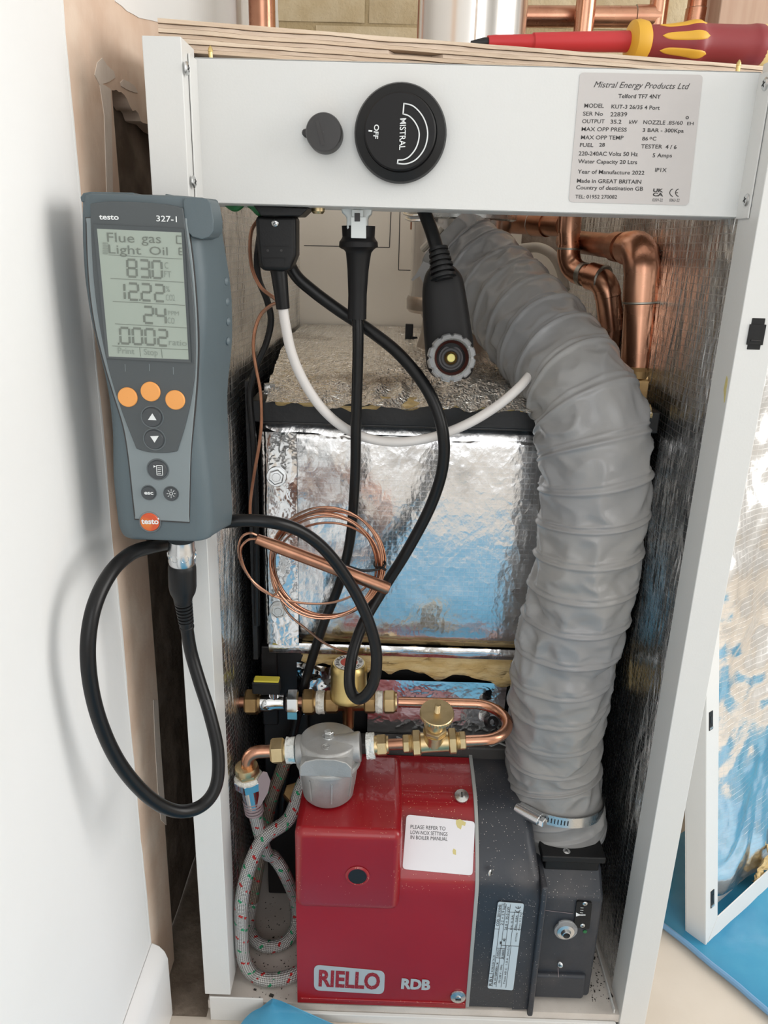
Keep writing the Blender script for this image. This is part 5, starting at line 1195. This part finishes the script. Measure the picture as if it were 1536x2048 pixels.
# buttons
def button(px, py, r, mt, name, lab=None, y=YF_, ring=True, h=0.0022):
    c = a(px, py, y); mb = MB()
    if ring: mb.m('btnring').lathe([(r*1.16, 0.0), (r*1.14, 0.0005), (r*1.03, 0.0002)], c, (0, -1, 0), 40, caps=False)
    mb.m(mt).lathe([(r, -0.001), (r*0.99, h*0.6), (r*0.92, h), (0.0001, h*1.06)], c, (0, -1, 0), 40, caps=False)
    return mb, c, ypl(y-h*1.12)
for i, (x, y) in enumerate(((420, 1170), (543, 1140), (676, 1185))):
    mb, c, p_ = button(*c3(x, y), 0.0077, 'orange', 'b', ring=False, h=0.0016); mb.done('orange_button', an)
for x, y, up in ((551, 1277, 1), (563, 1397, -1)):
    px, py = c3(x, y); mb, c, p_ = button(px, py, 0.0078, 'btndark', 'b', y=YF_); mb.m('inklight'); mb.f([mb.v(p_(px+dx, py+dy*up)) for dx, dy in ((-8.6, 6), (8.6, 6.6), (0.2, -7.2))]); mb.done('arrow_button', an)
YL_ = YM-0.0016
px, py = c3(582, 1560); mb, c, p_ = button(px, py, 0.0079, 'btndark', 'b', y=YL_)
for p, q in (((-3, -8), (8.5, -7.6)), ((8.5, -7.6), (9.5, 11.5)), ((9.5, 11.5), (-2, 11)), ((-2, 11), (-3, -8))): line(mb, p_, (px+p[0], py+p[1]), (px+q[0], py+q[1]), 1.4, 0.0001, 'inklight')
for k in range(4): line(mb, p_, (px-0.5, py-3.5+k*3.7), (px+6.5, py-3.2+k*3.7), 1.3, 0.0001, 'inklight')
mb.m('inklight'); mb.f([mb.v(p_(px+dx, py+dy)) for dx, dy in ((-9, -8.5), (-4, -6), (-9, -3.5))]); mb.done('menu_button', an)
px, py = c3(533, 1685); mb, c, p_ = button(px, py, 0.0056, 'btndark', 'b', y=YL_); text(mb, 'esc', p_, px-9, py+3.5, px+9, py+4, 7.5, 0.0001, 'inklight', bold=0.03); mb.done('escape_button', an)
px, py = c3(653, 1690); mb, c, p_ = button(px, py, 0.0056, 'btndark', 'b', y=YL_)
for k in range(8):
    t = k*math.pi/4; line(mb, p_, (px+5.2*math.cos(t), py+5.2*math.sin(t)), (px+9*math.cos(t), py+9*math.sin(t)), 1.0, 0.0001, 'inklight')
    line(mb, p_, (px+3.2*math.cos(t), py+3.2*math.sin(t)), (px+3.2*math.cos(t+.8), py+3.2*math.sin(t+.8)), 1.1, 0.0001, 'inklight')
mb.done('light_button', an)
px, py = c3(539, 1842); mb, c, p_ = button(px, py, 0.0079, 'logored', 'b', y=YL_+0.0004, h=0.0016); text(mb, 'testo', p_, px-17, py+4, px+17.5, py+4.5, 10.5, 0.0001, 'inklight', bold=0.03)
line(mb, p_, (px+16, py-7.5), (px+18, py-5), 2.5, 0.0001, 'inklight'); mb.done('maker_badge', an)
# rust mark at the bottom corner of the sleeve
# ---- plug-in connector and probe cable
cc0 = a(363, 1086, -0.048); cc1 = a(372, 1270, -0.040)
pc_ = thing('probe_cable', cc0, 'long black probe cable looping from under the analyser to behind the socket', 'cable')
ax_ = (a(366, 1200, -0.045)-cc0).normalized()
mb = MB().m('silver'); mb.lathe([(0.0112, -0.003), (0.0112, 0.004), (0.0118, 0.006), (0.0118, 0.017), (0.0108, 0.021), (0.0100, 0.022)], cc0, ax_, 40)
for k in range(8):
    th = k*math.pi/4+0.3; u_, v_, n_ = frame(ax_); rd = u_*math.cos(th)+v_*math.sin(th)
    mb.lathe([(0.0030, 0), (0.0034, 0.0006), (0.0034, 0.0001)], cc0+ax_*0.0105+rd*0.0114, rd, 14)
mb.done('silver_collar', pc_)
mb = MB().m('blackplastic'); mb.lathe([(0.0095, 0.018), (0.0116, 0.021), (0.0122, 0.024), (0.0122, 0.042), (0.0112, 0.048), (0.0085, 0.054), (0.0080, 0.058)], cc0, ax_, 36); mb.done('plug_shell', pc_)
mb = MB().m('blackplastic'); e_ = cc0+ax_*0.056; bx = (a(377, 1278, -0.038)-e_).normalized()
for k in range(7): mb.lathe([(0.0060, 0), (0.0080-k*0.00018, 0.0004), (0.0080-k*0.00018, 0.0024), (0.0060, 0.0028)], e_+bx*(0.001+k*0.0036), bx, 24)
mb.lathe([(0.0062, 0), (0.0060, 0.028), (0.0068, 0.029), (0.0066, 0.031)], e_, bx, 24); mb.done('strain_relief', pc_)
cab = [e_+bx*0.024, a(381, 1300, -.040), a(398, 1360, -.046), a(420, 1430, -.056), a(436, 1505, -.066), a(432, 1572, -.078), a(402, 1612, -.090), a(352, 1622, -.104), a(295, 1592, -.118), a(236, 1522, -.132), a(194, 1425, -.142), a(176, 1320, -.146), a(185, 1225, -.136), a(218, 1150, -.112), a(262, 1107, -.080), a(310, 1092, -.046), a(352, 1082, -.016), a(405, 1056, -.0085), a(465, 1042, -.0075), a(540, 1044, -.002), a(600, 1062, .012), a(655, 1105, .026), a(705, 1175, .036), a(738, 1245, .038), a(753, 1310, .036), a(746, 1368, .032), a(720, 1398, .030), a(700, 1376, .040), a(703, 1318, .056), a(725, 1250, .076), a(765, 1180, .092), a(815, 1100, .094), a(862, 1010, .090), a(886, 930, .080), a(884, 855, .076), a(856, 782, .083), a(802, 712, .096), a(741, 662, .106), a(680, 622, .109), a(626, 582, .108), a(590, 548, .108), a(570, 500, .108), a(562, 430, .11)]
mb = MB().m('rubber'); mb.tube(spline(cab, 10), 0.0060, 18); mb.done('cable', pc_)
# burner lead with white connector
bl_ = thing('burner_lead', a(715, 470, .088), 'black burner lead hanging from a white latched connector under the panel', 'cable')
mb = MB().m('connector'); solid_px(mb, [(680, 412), (745, 414), (742, 428), (735, 434), (735, 460), (693, 460), (693, 434), (684, 426)], 0.075, 0.100); mb.done('white_connector', bl_, bevel=0.002)
mb = MB().m('connector'); solid_px(mb, [(704, 419), (726, 420), (726, 434), (704, 434)], 0.0690, 0.0740); solid_px(mb, [(702, 434), (732, 434), (732, 477), (702, 476)], 0.0680, 0.0740); mb.m('darksteel'); solid_px(mb, [(709, 426), (720, 426), (720, 443), (709, 443)], 0.0675, 0.0682); mb.done('latch', bl_, bevel=0.0008)
mb = MB().m('rubberdull'); pts = [(717, 452), (717, 474), (717, 484), (717, 494), (717, 505), (716, 540), (715, 590), (714, 638)]
rs = [0.0155, 0.0150, 0.0178, 0.0182, 0.0120, 0.0100, 0.0088, 0.0090]
mb.tube(spline([a(x, y, 0.088) for x, y in pts], 6), [r for k in range(7) for r in [rs[k]*(1-j/6)+rs[k+1]*j/6 for j in range(6)]]+[rs[-1]], 28); mb.done('rubber_boot', bl_)
ld = [a(715, 630, .088), a(716, 700, .088), a(712, 850, .092), a(710, 960, .100), a(700, 1080, .106), a(678, 1170, .110), a(650, 1240, .118), a(622, 1325, .128), a(602, 1400, .134), a(586, 1470, .132), a(570, 1560, .13), a(560, 1660, .13)]
mb = MB().m('rubber'); mb.tube(spline(ld, 10), 0.0054, 16); mb.done('cable', bl_)
# mains plug with white flex
mp_ = thing('mains_plug', a(550, 500, .08), 'flat black mains plug under the panel with a white flex sagging from it', 'plug')
mb = MB().m('blackplastic'); solid_px(mb, [(510, 431), (592, 431), (592, 510), (582, 536), (574, 543), (526, 542), (517, 532), (512, 480)], 0.066, 0.096); pb = mb.done('plug_body', mp_, bevel=0.004, seg=3, angle=50)
mb = MB().m('ink'); yq = ypl(0.0655)
line(mb, yq, (518, 492), (578, 492.5), 0.8, 0.0002, 'rubberdull')
for px in (535.5, 562.5): mb.m('ink').lathe([(0.0011, 0), (0.0011, 0.0004)], a(px, 501, 0.0660), (0, -1, 0), 12)
for p, q in (((527, 515), (570, 516)), ((570, 516), (568, 534)), ((568, 534), (529, 533)), ((529, 533), (527, 515))): line(mb, yq, p, q, 1.2, 0.0002, 'rubberdull')
mb.done('moulded_mark', pb)
screw('plug_screw', a(550, 446, 0.0655), (0, -1, 0), 0.0031, pb)
mb = MB().m('blackplastic'); pts = [a(556, 536, .080), a(558, 545, .080), a(563, 590, .081), a(566, 617, .082)]; mb.tube(pts, [0.0080, 0.0078, 0.0068, 0.0064], 24); mb.done('strain_relief', mp_)
wc_ = [a(565, 608, .082), a(571, 650, .083), a(583, 705, .086), a(606, 760, .090), a(640, 812, .096), a(682, 851, .1035), a(728, 874, .107), a(790, 884, .106), a(862, 875, .104), a(930, 850, .106), a(990, 815, .108), a(1035, 778, .112), a(1060, 750, .130)]
mb = MB().m('whitecable'); mb.tube(spline(wc_, 10), 0.0049, 16); mb.done('flex', mp_)
# hand lamp with clear lens ring
lampc = a(902, 716, .075)
lp_ = thing('hand_lamp', lampc, 'black hand lamp with a clear ribbed lens ring hanging on its cable', 'lamp')
secl = [(528, 886, 14, .010), (536, 886, 24, .013), (552, 887, 34, .016), (585, 888, 40, .019), (640, 893, 44, .021), (690, 898, 46, .021), (735, 900, 44, .020), (752, 901, 34, .017)]
mb = MB().m('rubberdull'); rings = []
ss = spline([Vector((py, px, hw)) for py, px, hw, d in secl], 5); sd_ = spline([Vector((d, 0, 0)) for _, _, _, d in secl], 5)
for s_, d_ in zip(ss, sd_):
    c = a(s_.y, s_.x, .098); hw = s_.z/FPX*0.80; ring = []
    for k in range(24):
        t = 2*math.pi*k/24; ex = lambda q: math.copysign(abs(q)**0.7, q); ring.append(mb.v(c+Vector((hw*ex(math.cos(t)), d_.x*ex(math.sin(t)), 0))))
    rings.append(ring)
for A_, B_ in zip(rings, rings[1:]):
    for k in range(24): mb.f([A_[k], A_[(k+1) % 24], B_[(k+1) % 24], B_[k]])
mb.f(rings[0][::-1]); mb.f(rings[-1]); mb.done('lamp_body', lp_)
mb = MB().m('blackplastic'); q0_, q1_ = a(876, 495, .088), a(888, 560, .080); dq = (q1_-q0_).normalized(); Lq = (q1_-q0_).length
for k in range(6): mb.lathe([(0.0072, 0), (0.0092+0.0006*k, 0.0006), (0.0092+0.0006*k, Lq/6*0.62), (0.0072, Lq/6*0.7)], q0_+dq*Lq*k/6, dq, 20)
mb.lathe([(0.007, 0), (0.0085, Lq)], q0_, dq, 20); mb.done('strain_relief', lp_)
mb = MB().m('rubber'); mb.tube(spline([a(842, 408, .105), a(852, 432, .10), a(864, 465, .094), a(873, 495, .089), a(879, 515, .086)], 8), 0.0064, 16); mb.done('cable', lp_)
la = Vector((0.02, -1, 0.16)).normalized(); lc = lampc
mb = MB().m('clear'); u_, v_, n_ = frame(la); N = 96; rings = []
for r, h in ((0.0165, -0.004), (0.0215, -0.004), (0.0230, 0.0), (0.0228, 0.008), (0.0212, 0.0115), (0.0178, 0.0125), (0.0165, 0.0105)):
    rings.append([mb.v(lc+n_*h+(u_*math.cos(2*math.pi*k/N)+v_*math.sin(2*math.pi*k/N))*(r-(0.0016 if (k % 8 in (0, 1) and r > 0.02) else 0))) for k in range(N)])
for A_, B_ in zip(rings, rings[1:]+rings[:1]):
    for k in range(N): mb.f([A_[k], A_[(k+1) % N], B_[(k+1) % N], B_[k]])
mb.done('lens_ring', lp_)
mb = MB().m('lampred'); mb.lathe([(0.0163, 0.006), (0.0158, 0.0065), (0.0145, 0.002), (0.0138, -0.001)], lc, la, 48, caps=False); mb.m('darksteel')
for k in range(4): r = 0.0138-0.0022*k; mb.lathe([(r, -0.001+0.0004*k), (r-0.0012, -0.0005), (r-0.0022, -0.0012+0.0004*k)], lc, la, 48, caps=False)
mb.m('brassdark').lathe([(0.0062, -0.0004), (0.0052, 0.0006), (0.0046, 0.0)], lc, la, 32, caps=False); mb.m('darksteel').lathe([(0.0165, -0.006), (0.0165, -0.003)], lc, la, 40); mb.done('reflector', lp_)
mb = MB().m('bulb'); mb.lathe([(0.0040, -0.002), (0.0040, 0.0012), (0.0034, 0.0020), (0.0001, 0.0021)], lc, la, 24, caps=False); mb.done('led_bulb', lp_)
# copper capillary with its phial
ph = thing('thermostat_phial', a(640, 1125, .05), 'copper sensing phial with a coil of thin capillary wound behind it', 'sensor')
g0, g1 = a(512, 1077, .050), a(778, 1178, .052); gd = (g1-g0).normalized(); gL = (g1-g0).length
mb = MB().m('copperdull'); mb.lathe([(0.0035, 0), (0.0052, 0.001), (0.0056, 0.010), (0.0062, 0.018), (0.0066, 0.024), (0.0066, gL-0.004), (0.0060, gL-0.0005), (0.0052, gL), (0.0048, gL-0.006)], g0, gd, 28); mb.done('phial', ph)
coil = []
rc_ = random.Random(5)
turns = [((655, 1120), 115, 110, -.1), ((650, 1128), 108, 106, .1), ((645, 1138), 104, 100, .2), ((660, 1126), 110, 104, 0), ((652, 1122), 112, 112, 0), ((648, 1146), 106, 92, .1), ((660, 1130), 112, 102, 0)]
n_ = 0
for ti, (c, rx, ry, ph_) in enumerate(turns):
    c2_, rx2, ry2, _ = turns[(ti+1) % len(turns)]
    for k in range(28):
        f = k/28; t = 2*math.pi*f+2.6
        x = (c[0]*(1-f)+c2_[0]*f)+(rx*(1-f)+rx2*f)*math.cos(t); y = (c[1]*(1-f)+c2_[1]*f)+(ry*(1-f)+ry2*f)*math.sin(t)
        coil.append(a(x, y, .066+.0024*ti+0.002*math.sin(t*2+ti)))
lead = [a(514, 1070, .052), a(500, 1066, .052), a(484, 1074, .054), a(477, 1098, .058), a(484, 1130, .062), a(508, 1165, .066), a(545, 1192, .068)]
lead2 = [a(514, 1078, .051), a(498, 1079, .053), a(484, 1092, .056), a(482, 1112, .060), a(494, 1146, .064), a(526, 1182, .068), a(590, 1204, .070), a(660, 1206, .070), a(715, 1186, .066), a(745, 1160, .064)]
tail = [coil[-1], a(556, 1180, .085), a(575, 1225, .088), a(615, 1260, .092), a(650, 1287, .100), a(680, 1300, .108), a(694, 1304, .114)]
mb = MB().m('copper'); mb.tube(spline(lead, 5)[:-1]+spline([lead[-1]]+coil[::2], 3), 0.00125, 8); mb.tube(spline(lead2, 6), 0.00125, 8); mb.tube(spline(tail, 6), 0.0013, 8); mb.done('capillary', ph)
mb = MB().m('rubber'); mb.tube(spline([a(690, 1130, .060), a(725, 1141, .062), a(758, 1138, .066), a(770, 1128, .070), a(764, 1118, .078), a(752, 1122, .080), a(750, 1132, .072), a(764, 1136, .064), a(772, 1140, .064)], 6), 0.0014, 8); mb.done('wire_tie', ph)
# thin lines at the left
mb = MB().m('copperdull'); mb.tube(spline([a(516, 440, .115), a(503, 462, .115), a(500, 500, .115), a(505, 540, .115), a(522, 575, .115), a(548, 596, .115), a(556, 604, .118), a(540, 612, .118), a(520, 632, .118), a(509, 665, .118), a(507, 700, .120), a(513, 740, .122), a(521, 785, .122), a(523, 840, .122), a(518, 890, .124), a(508, 950, .126), a(501, 1000, .128), a(500, 1030, .128)], 8), 0.0018, 8)
o = mb.done('capillary_tube'); o['label'] = 'thin brown capillary tube running down the left beside the plug'; o['category'] = 'tube'
mb = MB().m('rubber'); mb.tube(spline([a(520, 470, .135), a(514, 520, .135), a(518, 560, .135), a(534, 600, .135), a(542, 640, .135), a(533, 685, .135), a(515, 728, .135), a(503, 765, .136), a(500, 800, .137), a(508, 900, .138), a(512, 1050, .139), a(514, 1250, .139)], 8), 0.0034, 10)
o = mb.done('sensor_wire'); o['label'] = 'thin black sensor wire snaking down behind the brown capillary'; o['category'] = 'wire'
mb = MB().m('green'); mb.tube(spline([a(452, 402, .075), a(470, 414, .072), a(484, 404, .075)], 6), 0.0042, 10); mb.tube(spline([a(490, 398, .075), a(508, 412, .072), a(522, 424, .075), a(532, 408, .08)], 6), 0.0042, 10)
o = mb.done('earth_wire'); o['label'] = 'short green earth wires drooping just under the panel at the left'; o['category'] = 'wire'

# ================================================================== LOOSE DOOR PANEL AND BLUE FILM
B0 = Vector((0.6385, 0.1205, 0.0015)); bd = Vector((0.126, 0.102, 0)).normalized(); nr = Vector((0.102, -0.126, 0)).normalized()
th = math.radians(9.8); up = (-nr*math.sin(th)+Vector((0, 0, 1))*math.cos(th)).normalized(); nf = bd.cross(up).normalized()
if nf.dot(nr) < 0: nf = -nf
PW, PH, PD, LP = 0.50, 0.93, 0.028, 0.030
pd_ = thing('loose_boiler_door', B0, 'white framed boiler door with bright foil lining leaning at the right side', 'door panel')
Rp = Matrix((bd, -nf, up)).transposed()     # local x along the base, y backwards, z up the door
mb = MB().m('white')
def lb(lo, hi): mb.box(lo, hi, Rp, B0)
lb((0, 0.0, 0), (0.0016, PD, PH)); lb((PW-0.0016, 0, 0), (PW, PD, PH)); lb((0, 0, 0), (PW, PD, 0.0016)); lb((0, 0, PH-0.0016), (PW, PD, PH)); lb((0, PD, 0), (PW, PD+0.0016, PH)); mb.done('door_skin', pd_, bevel=0.0012)
mb = MB().m('white')
def wp(x, y, z): return B0+Rp@Vector((x, y, z))
mb.poly([wp(x, -0.0003, z) for x, z in [(0.0004, 0.0008), (LP, LP), (LP, PH-LP), (0.0004, PH-0.0008)]], -nf, 0.0016); mb.done('left_lip', pd_, bevel=0.0005)
mb = MB().m('white'); mb.poly([wp(x, -0.0003, z) for x, z in [(0.0012, 0.0), (PW-0.0012, 0.0), (PW-LP, LP), (LP+0.0006, LP)]], -nf, 0.0016); mb.done('bottom_lip', pd_, bevel=0.0005)
mb = MB().m('white'); mb.poly([wp(x, -0.0003, z) for x, z in [(0.0012, PH), (PW-0.0012, PH), (PW-LP, PH-LP), (LP, PH-LP)]], -nf, 0.0016); mb.poly([wp(x, -0.0003, z) for x, z in [(PW-0.0004, 0.0008), (PW-LP, LP), (PW-LP, PH-LP), (PW-0.0004, PH-0.0008)]], -nf, 0.0016); mb.done('far_lips', pd_)
plp = apl(B0, nf)
for px, py in ((1421, 1441), (1424, 1797)):
    q = plp(px, py); mb = MB().m('blackplastic'); loc_ = Rp.transposed()@(q-B0)
    mb.box((loc_.x-0.0042, -0.0010, loc_.z-0.0125), (loc_.x+0.0042, 0.004, loc_.z+0.0125), Rp, B0); mb.m('zinc').box((loc_.x-0.0035, -0.0018, loc_.z-0.011), (loc_.x+0.0035, -0.0006, loc_.z-0.0085), Rp, B0); mb.m('darksteel').box((loc_.x-0.0015, -0.0014, loc_.z-0.003), (loc_.x+0.0025, -0.0004, loc_.z+0.006), Rp, B0); mb.done('clip_slot', pd_)
mb = MB().m('foilloose')
def fo(u, v):
    x, z = LP-0.002+u*(PW-2*LP+0.004), LP-0.004+v*(PH-2*LP+0.006)
    y = 0.010+0.012*noise.noise((x*8, z*7, 3))+0.006*(0.5-abs(noise.noise((x*14, z*13, 6)))*1.6)+0.0025*noise.noise((x*40, z*36, 8))+0.010*max(0, 1-u*9)+0.008*max(0, 1-v*14)
    return wp(x, y, z)
mb.grid(fo, 90, 150); mb.done('foil_face', pd_, angle=180)
mb = MB().m('wool'); mb.grid(lambda u, v: wp(0.135+u*0.05, 0.004+0.010*noise.noise((u*5, v*5, 2)), LP-0.004+v*0.04*u), 10, 8); mb.done('wool_tuft', pd_, angle=180)
# blue film on the floor to the right, its folded edge towards us
fA, fB = az(1330, 1862, 0.003), az(1536, 2030, 0.003); fd = (fB-fA).normalized(); fn_ = Vector((-fd.y, fd.x, 0)); fn_ = fn_ if fn_.y > 0 else -fn_
mb = MB().m('film')
mb.grid(lambda u, v: Vector(fA)+fd*(-0.10+u*0.75)+fn_*(0.003*math.sin(u*9)+v*0.85)+Vector((0, 0, 0.0010+0.0035*max(0, noise.noise((u*9, v*8, 2)))+0.002*max(0, noise.noise((u*28, v*30, 5))))), 70, 80)
fl1 = mb.done('floor_film', angle=180); fl1['label'] = 'blue protective film on the floor beneath the leaning door'; fl1['category'] = 'film'
mb = MB().m('filmedge'); pts = [Vector(fA)+fd*(-0.10+0.75*k/40)+fn_*(0.003*math.sin(k/40*9)+0.004*noise.noise((k*0.3, 0, 1)))+Vector((0, 0, 0.0042)) for k in range(41)]
mb.tube(pts, 0.0038, 8); mb.done('rolled_edge', fl1)
# the piece in front, one corner riding up on the sill
mb = MB().m('film')
tip = az(546, 2000, 0.0385)
def ff_(u, v):
    # v from the riding tip forwards, u across
    wdt = 0.012+0.80*v**0.55
    x = tip.x + (u-0.17)*wdt + 0.05*v; y = tip.y - v*v*1.40 - 0.012*v
    r = math.hypot(x-tip.x, (y-tip.y)); z = 0.0385*max(0, 1-r/0.13)**1.6 + 0.0015 + 0.004*max(0, noise.noise((x*14, y*12, 4)))
    return Vector((x, y-0.006*(v > 0), z))
mb.grid(ff_, 60, 80); o = mb.done('floor_film', angle=180); o['label'] = 'blue film scrap at the front edge with a corner on the sill'; o['category'] = 'film'
